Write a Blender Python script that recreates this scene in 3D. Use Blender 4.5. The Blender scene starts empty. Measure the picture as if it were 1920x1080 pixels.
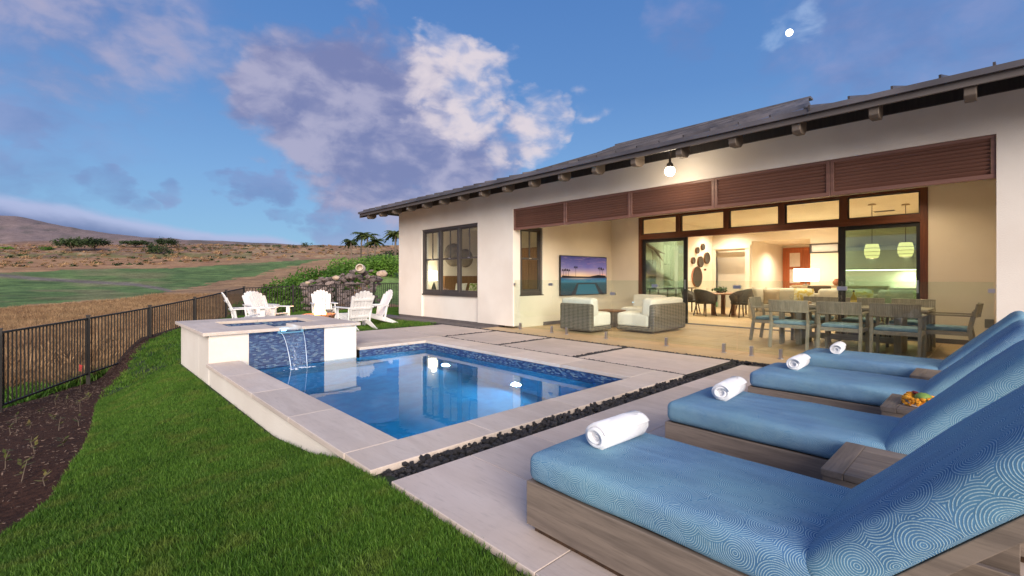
import bpy, bmesh, math, random
from mathutils import Vector, Matrix
R = math.radians
rnd = random.Random(7)
S = bpy.context.scene
COL = S.collection

# ------------------------------------------------------------------ camera, sky, sun, exposure
HC = 1.25; FP = 870.0; TH = R(43.4); SN = math.sin(TH); CS = math.cos(TH); HY = 521.0
cd = bpy.data.cameras.new('camera'); cam = bpy.data.objects.new('camera', cd); COL.objects.link(cam)
cam.location = (0, 0, HC); cam.rotation_euler = (R(90), 0, -TH)
cd.sensor_width = 36; cd.lens = FP / 1920 * 36; cd.shift_y = -19 / 1920
cd.clip_start = .02; cd.clip_end = 20000
S.camera = cam
S.view_settings.view_transform = 'Standard'; S.view_settings.look = 'None'
S.view_settings.gamma = 1; S.view_settings.use_curve_mapping = False
S.view_settings.exposure = 0.86
S.render.engine = 'CYCLES'
S.cycles.use_denoising = True
try: S.cycles.denoiser = 'OPENIMAGEDENOISE'
except Exception: pass
S.cycles.max_bounces = 10; S.cycles.transparent_max_bounces = 24; S.cycles.transmission_bounces = 8
S.cycles.sample_clamp_indirect = 4.0; S.cycles.blur_glossy = 0.6

def lin(r, g, b):
    f = lambda c: (c / 255 / 12.92) if c / 255 <= .04045 else ((c / 255 + .055) / 1.055) ** 2.4
    return (f(r), f(g), f(b), 1)
def pdir(px, py):
    v = Vector((SN, CS, 0)) + Vector((CS, -SN, 0)) * ((px - 960) / FP) + Vector((0, 0, 1)) * ((HY - py) / FP)
    return v.normalized()

SUN_EL = R(20); SUN_AZ = math.atan2(-.85, -.53)   # where the light comes from: behind and left of the camera
world = bpy.data.worlds.new('World'); S.world = world; world.use_nodes = True
def build_world():
    nt = world.node_tree; N = nt.nodes; L = nt.links; N.clear()
    def nd(t, **k):
        n = N.new(t)
        for a, b in k.items(): setattr(n, a, b)
        return n
    def val(x, sock):
        if isinstance(x, (int, float)): sock.default_value = x
        elif isinstance(x, (tuple, Vector)): sock.default_value = tuple(x)
        else: L.new(x, sock)
    def m(op, a, b=None, c=None, clamp=False):
        n = nd('ShaderNodeMath', operation=op, use_clamp=clamp); val(a, n.inputs[0])
        if b is not None: val(b, n.inputs[1])
        if c is not None: val(c, n.inputs[2])
        return n.outputs[0]
    def ss(x, lo, hi, a=0.0, b=1.0):
        n = nd('ShaderNodeMapRange', interpolation_type='SMOOTHSTEP'); val(x, n.inputs[0])
        n.inputs[1].default_value = lo; n.inputs[2].default_value = hi; n.inputs[3].default_value = a; n.inputs[4].default_value = b
        return n.outputs[0]
    def mix(f, a, b):
        n = nd('ShaderNodeMix', data_type='RGBA'); val(f, n.inputs[0]); val(a, n.inputs[6]); val(b, n.inputs[7])
        return n.outputs[2]
    tc = nd('ShaderNodeTexCoord'); D = tc.outputs['Generated']
    sep = nd('ShaderNodeSeparateXYZ'); L.new(D, sep.inputs[0]); z = sep.outputs[2]
    sky = nd('ShaderNodeTexSky', sky_type='NISHITA', sun_disc=False, sun_elevation=SUN_EL,
             sun_rotation=math.atan2(math.cos(SUN_AZ), math.sin(SUN_AZ)), air_density=1.0, dust_density=.6, ozone_density=3.0)
    ns = nd('ShaderNodeVectorMath', operation='SCALE'); L.new(sky.outputs[0], ns.inputs[0]); ns.inputs['Scale'].default_value = .09
    ramp = nd('ShaderNodeValToRGB'); L.new(m('MAXIMUM', z, 0.0), ramp.inputs[0])
    cr = ramp.color_ramp; cr.elements[0].position = 0; cr.elements[0].color = lin(146, 194, 232)
    cr.elements[1].position = .6; cr.elements[1].color = lin(78, 127, 198)
    for p, c in ((.08, (138, 188, 230)), (.2, (124, 172, 226)), (.36, (98, 147, 211))):
        e = cr.elements.new(p); e.color = lin(*c)
    # the afterglow side of the sky, away from where the camera looks: brighter and a little warmer
    dt = nd('ShaderNodeVectorMath', operation='DOT_PRODUCT'); L.new(D, dt.inputs[0])
    dt.inputs[1].default_value = (math.cos(SUN_AZ), math.sin(SUN_AZ), .15)
    glow = ss(dt.outputs['Value'], .05, 1.0)
    base = mix(.18, ramp.outputs[0], ns.outputs[0])
    base = mix(m('MULTIPLY', glow, .9), base, (1.0, .86, .82, 1))
    # clouds
    nz = nd('ShaderNodeTexNoise'); nz.inputs['Scale'].default_value = 5.4; nz.inputs['Detail'].default_value = 8
    nz.inputs['Roughness'].default_value = .56; nz.inputs['Distortion'].default_value = .35
    mp = nd('ShaderNodeMapping'); mp.inputs['Scale'].default_value = (1, 1, 1.7); L.new(D, mp.inputs[0]); L.new(mp.outputs[0], nz.inputs[0])
    n1 = nz.outputs[0]
    nz2 = nd('ShaderNodeTexNoise'); nz2.inputs['Scale'].default_value = 17; nz2.inputs['Detail'].default_value = 6
    nz2.inputs['Distortion'].default_value = .35; L.new(mp.outputs[0], nz2.inputs[0]); n2 = nz2.outputs[0]
    wn = nd('ShaderNodeTexNoise'); wn.inputs['Scale'].default_value = 11; wn.inputs['Detail'].default_value = 7; wn.inputs['Roughness'].default_value = .52; L.new(mp.outputs[0], wn.inputs[0])
    w1 = nd('ShaderNodeVectorMath', operation='SUBTRACT'); L.new(wn.outputs['Color'], w1.inputs[0]); w1.inputs[1].default_value = (.5, .5, .5)
    w2 = nd('ShaderNodeVectorMath', operation='SCALE'); L.new(w1.outputs[0], w2.inputs[0]); w2.inputs['Scale'].default_value = .16
    w3 = nd('ShaderNodeVectorMath', operation='ADD'); L.new(D, w3.inputs[0]); L.new(w2.outputs[0], w3.inputs[1])
    w4 = nd('ShaderNodeVectorMath', operation='NORMALIZE'); L.new(w3.outputs[0], w4.inputs[0]); DW = w4.outputs[0]
    def blobs(lst):
        acc = None
        for px, py, r, w in lst:
            d = nd('ShaderNodeVectorMath', operation='DOT_PRODUCT'); L.new(DW, d.inputs[0]); d.inputs[1].default_value = pdir(px, py)
            x = ss(d.outputs['Value'], math.cos(r * 1.5), 1.0, 0.0, w)
            acc = x if acc is None else m('MAXIMUM', acc, x)
        return acc
    px2 = 1 / FP
    big = blobs([(545, 110, .07, .7), (560, 190, .10, 1), (640, 185, .12, 1.1), (700, 120, .07, .8), (715, 70, .05, .55), (690, 245, .14, 1.2), (610, 270, .08, .9), (760, 200, .10, 1),
                 (790, 290, .11, 1), (700, 325, .09, 1.05), (620, 330, .05, .8), (860, 310, .10, .95), (930, 290, .08, .7), (450, 130, .07, .42), (180, 20, .14, .46), (300, 45, .08, .40)])
    white = blobs([(800, 130, .055, .85), (830, 95, .04, .7), (860, 130, .06, .9), (890, 175, .06, .95), (930, 120, .035, .6), (950, 170, .035, .6), (810, 200, .04, .7),
                   (870, 220, .05, .75), (1005, 165, .028, .75), (1020, 195, .04, .85), (1050, 215, .035, .75), (1000, 250, .06, .9), (950, 270, .05, .75), (1110, 200, .035, .4)])
    small = blobs([(25, 240, .042, .8), (60, 262, .03, .7), (470, 348, .03, .8), (505, 345, .032, .85), (195, 345, .030, .7), (312, 362, .026, .65), (252, 378, .022, .55),
                   (35, 325, .035, .6), (556, 395, .030, .7), (625, 385, .036, .75), (690, 440, .07, .9), (735, 425, .06, .85), (630, 448, .05, .75), (430, 345, .02, .5),
                   (1700, 50, .18, .62), (1620, 30, .1, .5), (1880, 30, .16, .6), (1290, 60, .07, .45),
                   (2300, 100, .3, .7), (-500, 200, .3, .65), (2800, -600, .4, .6), (-900, -900, .5, .6)])
    dn = m('ADD', m('MULTIPLY', m('SUBTRACT', n1, .5), 1.05), m('MULTIPLY', m('SUBTRACT', n2, .5), .55))
    def dens(b, lo, hi): return ss(m('ADD', b, m('MULTIPLY', dn, m('MINIMUM', m('MULTIPLY', b, 3.0), 1.0))), lo, hi)
    a1 = m('MULTIPLY', dens(big, .18, .86), .88); a3 = m('MULTIPLY', ss(m('ADD', small, m('MULTIPLY', m('ADD', m('MULTIPLY', m('SUBTRACT', n2, .5), .9), m('MULTIPLY', m('SUBTRACT', n1, .5), .8)), m('MINIMUM', m('MULTIPLY', small, 3.0), 1.0))), .14, .85), .58)
    dnw = m('ADD', m('MULTIPLY', m('SUBTRACT', n1, .5), 2.2), m('MULTIPLY', m('SUBTRACT', n2, .5), 1.15))
    a2 = m('MULTIPLY', ss(m('ADD', white, m('MULTIPLY', dnw, m('MINIMUM', m('MULTIPLY', white, 3.0), 1.0))), .20, 1.15), .95)
    cg = mix(ss(m('ADD', m('MULTIPLY', n1, .6), m('MULTIPLY', n2, .4)), .40, .60), lin(124, 130, 174), lin(176, 173, 200))
    c = mix(a3, base, mix(ss(n1, .35, .65), lin(112, 128, 180), lin(150, 156, 200)))
    c = mix(a1, c, cg)
    c = mix(a2, c, mix(ss(n2, .35, .6), lin(170, 178, 212), lin(224, 214, 222)))
    # cloud bank lying along the ridge of the far mountain
    A = pdir(0, 380); B = pdir(520, 458); nrm = A.cross(B).normalized()
    if nrm.z < 0: nrm = -nrm
    d = nd('ShaderNodeVectorMath', operation='DOT_PRODUCT'); L.new(D, d.inputs[0]); d.inputs[1].default_value = nrm
    azr = nd('ShaderNodeVectorMath', operation='DOT_PRODUCT'); L.new(D, azr.inputs[0]); azr.inputs[1].default_value = (CS, -SN, 0)
    side = ss(azr.outputs['Value'], -.46, -.26, 1.0, 0.0)
    s = m('ADD', d.outputs['Value'], m('MULTIPLY', m('SUBTRACT', n1, .55), .05))
    bank = m('MULTIPLY', m('MULTIPLY', ss(s, -.004, .010, 1.0, 0.0), side), .85)
    c = mix(bank, c, mix(ss(s, -.032, -.002), lin(98, 112, 160), lin(180, 188, 224)))
    # thin moonlit wisp round the moon
    wz = blobs([(1500, 42, .03, 1), (1460, 62, .022, .8)])
    c = mix(m('MULTIPLY', m('MULTIPLY', wz, ss(n2, .35, .65)), .55), c, lin(178, 204, 240))
    bg = nd('ShaderNodeBackground'); L.new(c, bg.inputs[0]); bg.inputs[1].default_value = .555
    out = nd('ShaderNodeOutputWorld'); L.new(bg.outputs[0], out.inputs[0])
build_world()
world.cycles.sampling_method = 'MANUAL'; world.cycles.sample_map_resolution = 512

sd = bpy.data.lights.new('sun', 'SUN'); sd.energy = 2.65; sd.angle = R(36); sd.color = (1, .905, .80)
sun = bpy.data.objects.new('sun', sd); COL.objects.link(sun)
sv = Vector((math.cos(SUN_AZ) * math.cos(SUN_EL), math.sin(SUN_AZ) * math.cos(SUN_EL), math.sin(SUN_EL)))
sun.rotation_euler = sv.to_track_quat('Z', 'Y').to_euler(); sun.location = sv * 30

# ------------------------------------------------------------------ plan helpers (where a line of sight meets a plane)
def g(px, py, z=0.0):
    d = FP * (HC - z) / (py - HY); X = (px - 960) / FP * d
    return (SN * d + CS * X, CS * d - SN * X)
def at(px, d):
    X = (px - 960) / FP * d
    return (SN * d + CS * X, CS * d - SN * X)
def onx(px, x):
    t = (px - 960) / FP
    return (CS - t * SN) * x / (SN + t * CS)
def ony(px, py, y):
    t = (px - 960) / FP
    x = (SN + t * CS) * y / (CS - t * SN); d = SN * x + CS * y
    return x, HC - (py - HY) / FP * d, d

# ------------------------------------------------------------------ materials
MATS = {}
class NB:
    def __init__(s, name):
        s.m = bpy.data.materials.new(name); s.m.use_nodes = True
        s.t = s.m.node_tree; s.N = s.t.nodes; s.L = s.t.links
        s.b = s.N['Principled BSDF']; s.tc = s.N.new('ShaderNodeTexCoord'); s.out = s.N['Material Output']
        MATS[name] = s.m
    def n(s, t, **k):
        n = s.N.new(t)
        for a, b in k.items(): setattr(n, a, b)
        return n
    def v(s, x, sock):
        if isinstance(x, (int, float)): sock.default_value = x
        elif isinstance(x, (tuple, list)): sock.default_value = tuple(x)
        else: s.L.new(x, sock)
    def math(s, op, a, b=None, clamp=False):
        n = s.n('ShaderNodeMath', operation=op, use_clamp=clamp); s.v(a, n.inputs[0])
        if b is not None: s.v(b, n.inputs[1])
        return n.outputs[0]
    def map(s, scale=(1, 1, 1), src='Object', loc=(0, 0, 0), rot=(0, 0, 0)):
        n = s.n('ShaderNodeMapping'); n.inputs['Scale'].default_value = scale; n.inputs['Location'].default_value = loc; n.inputs['Rotation'].default_value = rot
        s.v(s.tc.outputs[src] if isinstance(src, str) else src, n.inputs[0]); return n.outputs[0]
    def world(s):
        return s.n('ShaderNodeNewGeometry').outputs['Position']
    def noise(s, scale, detail=4, vec=None, rough=.5, dist=0):
        n = s.n('ShaderNodeTexNoise'); n.inputs['Scale'].default_value = scale; n.inputs['Detail'].default_value = detail
        n.inputs['Roughness'].default_value = rough; n.inputs['Distortion'].default_value = dist
        s.L.new(vec if vec is not None else s.tc.outputs['Object'], n.inputs[0]); return n.outputs[0]
    def ss(s, x, lo, hi, a=0.0, b=1.0):
        n = s.n('ShaderNodeMapRange', interpolation_type='SMOOTHSTEP'); s.v(x, n.inputs[0])
        for i, q in enumerate((lo, hi, a, b)): n.inputs[i + 1].default_value = q
        return n.outputs[0]
    def mix(s, f, a, b, mode='MIX'):
        n = s.n('ShaderNodeMix', data_type='RGBA', blend_type=mode); s.v(f, n.inputs[0])
        s.v(a if not isinstance(a, tuple) else (a + (1,))[:4], n.inputs[6]); s.v(b if not isinstance(b, tuple) else (b + (1,))[:4], n.inputs[7])
        return n.outputs[2]
    def rand(s): return s.n('ShaderNodeObjectInfo').outputs['Random']
    def bump(s, h, strength=.3, dist=.01):
        n = s.n('ShaderNodeBump'); n.inputs['Strength'].default_value = strength; n.inputs['Distance'].default_value = dist
        s.L.new(h, n.inputs['Height']); s.L.new(n.outputs[0], s.b.inputs['Normal'])
    def set(s, col=None, rough=.6, metal=0, spec=.5, **k):
        if col is not None: s.v(col if not isinstance(col, tuple) else (col + (1,))[:4], s.b.inputs['Base Color'])
        s.v(rough, s.b.inputs['Roughness']); s.b.inputs['Metallic'].default_value = metal
        s.b.inputs['Specular IOR Level'].default_value = spec
        for a, b in k.items(): s.v(b, s.b.inputs[a.replace('_', ' ')])
        return s.m

def varied(name, c1, c2, scale=3, rough=.6, stretch=(1, 1, 1), bumpn=40, bs=.15, bd=.003, metal=0, spec=.5, rnd_amt=.12, detail=5):
    b = NB(name); v = b.map(stretch); n1 = b.noise(scale, detail, v); c = b.mix(b.ss(n1, .3, .7), c1, c2)
    if rnd_amt:
        k = b.math('ADD', 1 - rnd_amt / 2, b.math('MULTIPLY', b.rand(), rnd_amt))
        cc = b.n('ShaderNodeCombineColor'); [b.L.new(k, cc.inputs[i]) for i in range(3)]
        c = b.mix(1.0, c, cc.outputs[0], 'MULTIPLY')
    b.bump(b.noise(bumpn, 4, v), bs, bd)
    return b.set(c, rough, metal, spec)

def woodmat(name, c1, c2, axis=0, rough=.55, rnd_amt=.25, gs=1.0, spec=.4):
    b = NB(name); st = [14 * gs, 14 * gs, 14 * gs]; st[axis] = .9 * gs
    v = b.map(tuple(st)); n1 = b.noise(1.6, 6, v, .6, .6); n2 = b.noise(9, 5, v, .6)
    c = b.mix(b.ss(n1, .32, .68), c1, c2); c = b.mix(b.ss(n2, .45, .75, 0, .45), c, tuple(x * .55 for x in c1))
    k = b.math('ADD', 1 - rnd_amt / 2, b.math('MULTIPLY', b.rand(), rnd_amt))
    cc = b.n('ShaderNodeCombineColor'); [b.L.new(k, cc.inputs[i]) for i in range(3)]
    c = b.mix(1.0, c, cc.outputs[0], 'MULTIPLY'); b.bump(n2, .25, .002)
    return b.set(c, rough, 0, spec)

def emit(name, col, strength):
    b = NB(name); return b.set((0, 0, 0), 1, Emission_Color=col + (1,), Emission_Strength=strength)

def glassmat(name, tint, refl=1.0, rough=0.0):
    b = NB(name); tr = b.n('ShaderNodeBsdfTransparent'); tr.inputs[0].default_value = tint + (1,)
    gl = b.n('ShaderNodeBsdfGlossy'); gl.inputs['Roughness'].default_value = rough
    fr = b.n('ShaderNodeLayerWeight'); fr.inputs[0].default_value = .5; sch = b.math('ADD', .035, b.math('MULTIPLY', b.math('POWER', fr.outputs['Facing'], 5.0), .9))
    mx = b.n('ShaderNodeMixShader'); b.L.new(b.math('MULTIPLY', sch, refl, True), mx.inputs[0])
    b.L.new(tr.outputs[0], mx.inputs[1]); b.L.new(gl.outputs[0], mx.inputs[2]); b.L.new(mx.outputs[0], b.out.inputs[0])
    return b.m

varied('stucco', (.74, .665, .59), (.83, .765, .69), .9, .9, bumpn=70, bs=.5, bd=.005, rnd_amt=0, spec=.2, detail=8)
varied('stucco_inside', (.74, .67, .55), (.79, .72, .60), 1.2, .85, bumpn=60, bs=.15, bd=.002, rnd_amt=0)
varied('ceiling_paint', (.72, .65, .50), (.76, .69, .54), 1.2, .85, bumpn=60, bs=.1, bd=.002, rnd_amt=0)
varied('plinth', (.10, .085, .085), (.14, .12, .115), 3, .8, bumpn=60, bs=.3)
varied('window_metal', (.052, .043, .040), (.066, .055, .050), 3, .45, bumpn=60, bs=.05, rnd_amt=.1)
varied('louver_metal', (.165, .076, .054), (.225, .106, .075), 2, .42, stretch=(1, .3, 6), bumpn=60, bs=.05, rnd_amt=.18)
woodmat('mahogany', (.10, .032, .016), (.16, .055, .026), 1, .4)
woodmat('mahogany_upright', (.10, .032, .016), (.16, .055, .026), 2, .4)
woodmat('red_door_wood', (.30, .075, .025), (.42, .12, .04), 2, .4)
varied('fascia_paint', (.085, .070, .066), (.11, .092, .085), 2, .55, rnd_amt=.1)
varied('soffit_board', (.022, .018, .018), (.035, .028, .026), 2, .7, stretch=(1, 12, 1), rnd_amt=.1)
varied('rafter_paint', (.085, .064, .050), (.125, .096, .075), 3, .6, rnd_amt=.15)
varied('roof_metal', (.075, .068, .074), (.14, .125, .132), 1.5, .42, metal=.3, rnd_amt=.75, bumpn=8, bs=.1)
# stone paving with faint streaks that run along the boards
def stone(name, c1, c2, c3, spec=.22, rough=.70):
    b = NB(name); r = b.rand(); off = b.n('ShaderNodeCombineXYZ'); b.L.new(b.math('MULTIPLY', r, 37.0), off.inputs[0]); b.L.new(b.math('MULTIPLY', r, 91.0), off.inputs[1])
    ad = b.n('ShaderNodeVectorMath', operation='ADD'); b.L.new(b.tc.outputs['Object'], ad.inputs[0]); b.L.new(off.outputs[0], ad.inputs[1])
    v = b.map((5.5, .7, 5.5), ad.outputs[0]); n1 = b.noise(1.4, 6, v, .62, .8)
    n2 = b.noise(1.1, 3, ad.outputs[0]); n3 = b.noise(9, 5, v, .6)
    c = b.mix(b.ss(n1, .3, .7), c1, c2); c = b.mix(b.ss(n2, .42, .75, 0, .6), c, c3)
    c = b.mix(b.ss(n3, .50, .78, 0, .38), c, tuple(q * .6 for q in c1)); c = b.mix(b.ss(b.noise(.55, 7, b.world(), .7), .48, .66, 0, .30), c, tuple(q * .62 for q in c1))
    k = b.math('ADD', .89, b.math('MULTIPLY', r, .19)); cc = b.n('ShaderNodeCombineColor'); [b.L.new(k, cc.inputs[i]) for i in range(3)]
    c = b.mix(1.0, c, cc.outputs[0], 'MULTIPLY')
    b.bump(b.noise(55, 5, ad.outputs[0]), .18, .003)
    return b.set(c, b.ss(n1, .2, .8, rough - .1, rough + .12), 0, spec)
stone('paving_stone', (.54, .45, .405), (.62, .53, .485), (.59, .48, .41))
stone('coping_stone', (.59, .50, .44), (.67, .58, .52), (.63, .51, .42))
stone('porch_tile', (.47, .33, .19), (.56, .40, .24), (.50, .34, .18), rough=.42)
varied('mortar', (.20, .17, .15), (.26, .22, .20), 5, .9)
varied('lava_rock', (.018, .017, .020), (.050, .046, .052), 25, .6, bumpn=60, bs=.8, bd=.01, rnd_amt=.8, spec=.4)
varied('lava_bed', (.008, .008, .009), (.02, .019, .02), 25, .9, rnd_amt=0)
# glass mosaic tile
def mosaic(name, tw=.048, th=.016):
    b = NB(name); v = b.map((1, 1, 1))
    se = b.n('ShaderNodeSeparateXYZ'); b.L.new(v, se.inputs[0])
    cx = b.n('ShaderNodeCombineXYZ'); b.L.new(b.math('ADD', se.outputs[0], se.outputs[1]), cx.inputs[0]); b.L.new(se.outputs[2], cx.inputs[1])
    br = b.n('ShaderNodeTexBrick'); b.L.new(cx.outputs[0], br.inputs[0]); br.inputs['Scale'].default_value = 1
    br.inputs['Brick Width'].default_value = tw; br.inputs['Row Height'].default_value = th; br.inputs['Mortar Size'].default_value = .0012
    br.inputs['Color1'].default_value = (0, 0, 0, 1); br.inputs['Color2'].default_value = (1, 1, 1, 1); br.inputs['Mortar'].default_value = (.3, .3, .3, 1)
    br.inputs['Bias'].default_value = 0
    ra = b.n('ShaderNodeValToRGB'); b.L.new(br.outputs[0], ra.inputs[0]); ra.color_ramp.interpolation = 'CONSTANT'
    e = ra.color_ramp.elements; e[0].color = (.010, .028, .11, 1); e[1].position = .86; e[1].color = (.14, .20, .27, 1)
    for p, c in ((.2, (.02, .05, .15)), (.42, (.045, .09, .20)), (.62, (.075, .14, .26)), (.75, (.02, .04, .14))):
        q = ra.color_ramp.elements.new(p); q.color = c + (1,)
    fac = br.outputs['Fac']; c = b.mix(fac, ra.outputs[0], (.05, .07, .12))
    b.bump(b.math('SUBTRACT', 1.0, fac), .5, .002)
    return b.set(c, .15, 0, .6)
mosaic('glass_mosaic')
b = NB('pool_plaster'); n = b.noise(6, 5); b.set(b.mix(b.ss(n, .3, .7), (.004, .155, .30), (.006, .205, .37)), .7)
# water
b = NB('water'); v = b.map((1, 1, 1)); h = b.math('ADD', b.noise(2.2, 3, v, .5, .4), b.math('MULTIPLY', b.noise(9, 2, v), .25))
b.bump(h, .10, .015); b.set((.86, .96, 1.0), .015, 0, .5, Transmission_Weight=1.0, IOR=1.333)
b = NB('falling_water'); tr = b.n('ShaderNodeBsdfTransparent'); tr.inputs[0].default_value = (.86, .93, 1, 1)
df = b.n('ShaderNodeBsdfPrincipled'); df.inputs['Base Color'].default_value = (.75, .85, .95, 1); df.inputs['Roughness'].default_value = .1
mx = b.n('ShaderNodeMixShader'); b.L.new(b.ss(b.noise(1, 3, b.map((60, 60, 1.5))), .5, .8, .03, .28), mx.inputs[0])
b.L.new(tr.outputs[0], mx.inputs[1]); b.L.new(df.outputs[0], mx.inputs[2]); b.L.new(mx.outputs[0], b.out.inputs[0])
varied('water_streak', (.75, .85, .95), (.85, .92, 1), 20, .15, rnd_amt=0)
glassmat('pane_glass', (.95, .98, .96)); glassmat('fence_glass', (.93, .972, .952), 1.25)
glassmat('tinted_glass', (.56, .71, .64), 4.5); glassmat('clear_glassware', (.95, .97, .96), 1.6)
varied('brushed_steel', (.55, .54, .56), (.66, .65, .67), 4, .3, metal=1, bumpn=80, bs=.05)
varied('fence_paint', (.022, .018, .016), (.032, .026, .023), 3, .5, rnd_amt=.2)
varied('white_plastic_wood', (.74, .72, .72), (.82, .80, .80), 3, .5, stretch=(1, 1, .2), rnd_amt=.08)
woodmat('weathered_teak', (.15, .118, .098), (.24, .19, .155), 1, .6, gs=.8)
woodmat('weathered_teak_cross', (.15, .118, .098), (.24, .19, .155), 0, .6, gs=.8)
woodmat('grey_teak', (.30, .265, .20), (.42, .37, .28), 2, .6)
woodmat('grey_teak_top', (.30, .265, .20), (.42, .37, .28), 1, .55)
woodmat('dark_wood', (.045, .025, .015), (.09, .048, .025), 2, .5)
woodmat('warm_wood', (.22, .10, .045), (.32, .16, .07), 2, .45)
# blue outdoor fabric with pale concentric arcs, drawn in the cloth's own coordinates
b = NB('arc_fabric'); uv = b.tc.outputs['UV']
def disc_layer(off, scale, rnd_):
    v = b.n('ShaderNodeTexVoronoi', voronoi_dimensions='2D', feature='F1'); v.inputs['Scale'].default_value = scale; v.inputs['Randomness'].default_value = rnd_
    b.L.new(b.map((1, 1, 1), 'UV', off), v.inputs['Vector']); return b.math('DIVIDE', v.outputs['Distance'], scale)
RING = 6.283 / .0076
dA = disc_layer((0, 0, 0), 5.4, .8); dB = disc_layer((.37, .61, 0), 6.0, .8); dC = disc_layer((.93, .18, 0), 6.6, .8)
mA = b.math('LESS_THAN', dA, .066); mB = b.math('LESS_THAN', dB, .074)
dd = b.math('ADD', b.math('MULTIPLY', dB, mB), b.math('MULTIPLY', dC, b.math('SUBTRACT', 1.0, mB)))
dd = b.math('ADD', b.math('MULTIPLY', dA, mA), b.math('MULTIPLY', dd, b.math('SUBTRACT', 1.0, mA)))
wob = b.noise(9, 2, uv)
sn = b.math('SINE', b.math('ADD', b.math('MULTIPLY', dd, RING), b.math('MULTIPLY', wob, 2.2))); line = b.ss(sn, .15, .8)
br = b.noise(220, 3, uv); line = b.math('MULTIPLY', line, b.ss(br, .3, .6, .45, 1.0))
wv = b.noise(5, 4, b.map((.7, 3.2, 1), 'UV'), .55); base = b.mix(b.ss(wv, .3, .7), (.048, .135, .29), (.092, .215, .395))
base = b.mix(b.ss(b.noise(1.6, 3, uv), .3, .75), base, (.115, .27, .38))
col = b.mix(b.math('MULTIPLY', line, .78), base, (.45, .61, .66)); weave = b.noise(700, 2, uv)
sag = b.math('ADD', b.noise(7, 3, uv), b.math('MULTIPLY', b.noise(2.2, 2, b.map((.5, 2.4, 1), 'UV')), 1.5))
b.bump(b.math('ADD', b.math('ADD', b.math('MULTIPLY', line, .10), b.math('MULTIPLY', weave, .07)), sag), .55, .016)
b.set(col, .9, 0, .12, Sheen_Weight=0.0)
b = NB('blue_cord'); b.set(b.mix(b.noise(30, 3), (.03, .10, .22), (.05, .14, .28)), .8)
b = NB('seat_blue'); b.bump(b.noise(200, 3), .3, .001); b.set(b.mix(b.ss(b.noise(9, 4), .3, .7), (.18, .30, .37), (.26, .40, .47)), .85)
b = NB('towel_cotton'); hh = b.math('ADD', b.noise(260, 4), b.math('MULTIPLY', b.noise(20, 3), .6)); b.bump(hh, .55, .004); b.set(b.mix(b.noise(12, 3), (.80, .80, .83), (.88, .87, .89)), .95, 0, .2, Sheen_Weight=.4)
b = NB('white_canvas'); b.bump(b.noise(120, 3), .2, .002); b.set(b.mix(b.ss(b.noise(3, 3), .3, .7), (.72, .69, .62), (.79, .76, .70)), .9)
b = NB('cream_linen'); b.bump(b.noise(120, 3), .2, .002); b.set(b.mix(b.ss(b.noise(3, 3), .3, .7), (.62, .55, .43), (.70, .63, .51)), .9)
b = NB('yellow_print'); b.set(b.mix(b.ss(b.noise(7, 1, None, .4, 1.2), .46, .52), (.66, .50, .12), (.74, .68, .45)), .9)
b = NB('leaf_print'); b.set(b.mix(b.ss(b.noise(14, 1, None, .4, 1.2), .46, .52), (.22, .32, .06), (.66, .64, .44)), .9)
b = NB('tan_cloth'); b.set(b.mix(b.noise(14, 4), (.40, .30, .19), (.48, .37, .24)), .9)
b = NB('brown_cloth'); b.set(b.mix(b.noise(14, 4), (.055, .033, .018), (.085, .052, .028)), .85)
def wicker(name, c1, c2, sc=34):
    b = NB(name); v = b.map((1, 1, 1)); se = b.n('ShaderNodeSeparateXYZ'); b.L.new(v, se.inputs[0])
    u = b.math('ADD', se.outputs[0], se.outputs[1]); w = se.outputs[2]
    a = b.math('SINE', b.math('MULTIPLY', u, sc * 3.14)); c = b.math('SINE', b.math('MULTIPLY', w, sc * 6.28))
    h = b.math('MULTIPLY', b.math('ABSOLUTE', c), b.math('ADD', .75, b.math('MULTIPLY', a, .25)))
    n1 = b.noise(3, 3, b.map((8, 8, 60))); cc = b.mix(b.ss(h, .1, .6), tuple(x * .22 for x in c1), b.mix(b.ss(n1, .3, .7), c1, c2))
    b.bump(h, .7, .006); return b.set(cc, .7)
wicker('wicker', (.16, .135, .105), (.27, .23, .18), 15); wicker('dark_rattan', (.045, .034, .022), (.09, .07, .045), 50)
wicker('basket_weave', (.24, .125, .060), (.42, .25, .13), 24)
b = NB('soil'); n1 = b.noise(18, 8, b.world(), .7); b.bump(b.noise(40, 8, b.world(), .7), 1, .03)
b.set(b.mix(b.ss(n1, .3, .7), (.030, .012, .007), (.090, .040, .024)), .95, 0, .2)
b = NB('lawn_soil'); b.set(b.mix(b.noise(10, 4, b.world()), (.012, .022, .006), (.022, .035, .010)), .95)
def grassmat(name, c1, c2, c3, sc=1.2):
    b = NB(name); p = b.world(); n1 = b.noise(sc, 5, p); n2 = b.noise(sc * 3.2, 4, p)
    c = b.mix(b.ss(n1, .36, .62), c1, c2); c = b.mix(b.ss(n2, .48, .70, 0, .75), c, c3)
    c = b.mix(b.math('MULTIPLY', b.rand(), .45), c, c3)
    k = b.math('ADD', .62, b.math('MULTIPLY', b.rand(), .75)); cc = b.n('ShaderNodeCombineColor'); [b.L.new(k, cc.inputs[i]) for i in range(3)]
    c = b.mix(1.0, c, cc.outputs[0], 'MULTIPLY'); b.set(c, .5, 0, .25)
    ts = b.n('ShaderNodeBsdfTranslucent'); b.L.new(c, ts.inputs[0]); mx = b.n('ShaderNodeMixShader'); mx.inputs[0].default_value = .3
    b.L.new(b.b.outputs[0], mx.inputs[1]); b.L.new(ts.outputs[0], mx.inputs[2]); b.L.new(mx.outputs[0], b.out.inputs[0]); return b.m
grassmat('grass_blade', (.050, .150, .014), (.082, .208, .022), (.145, .20, .036))
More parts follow.
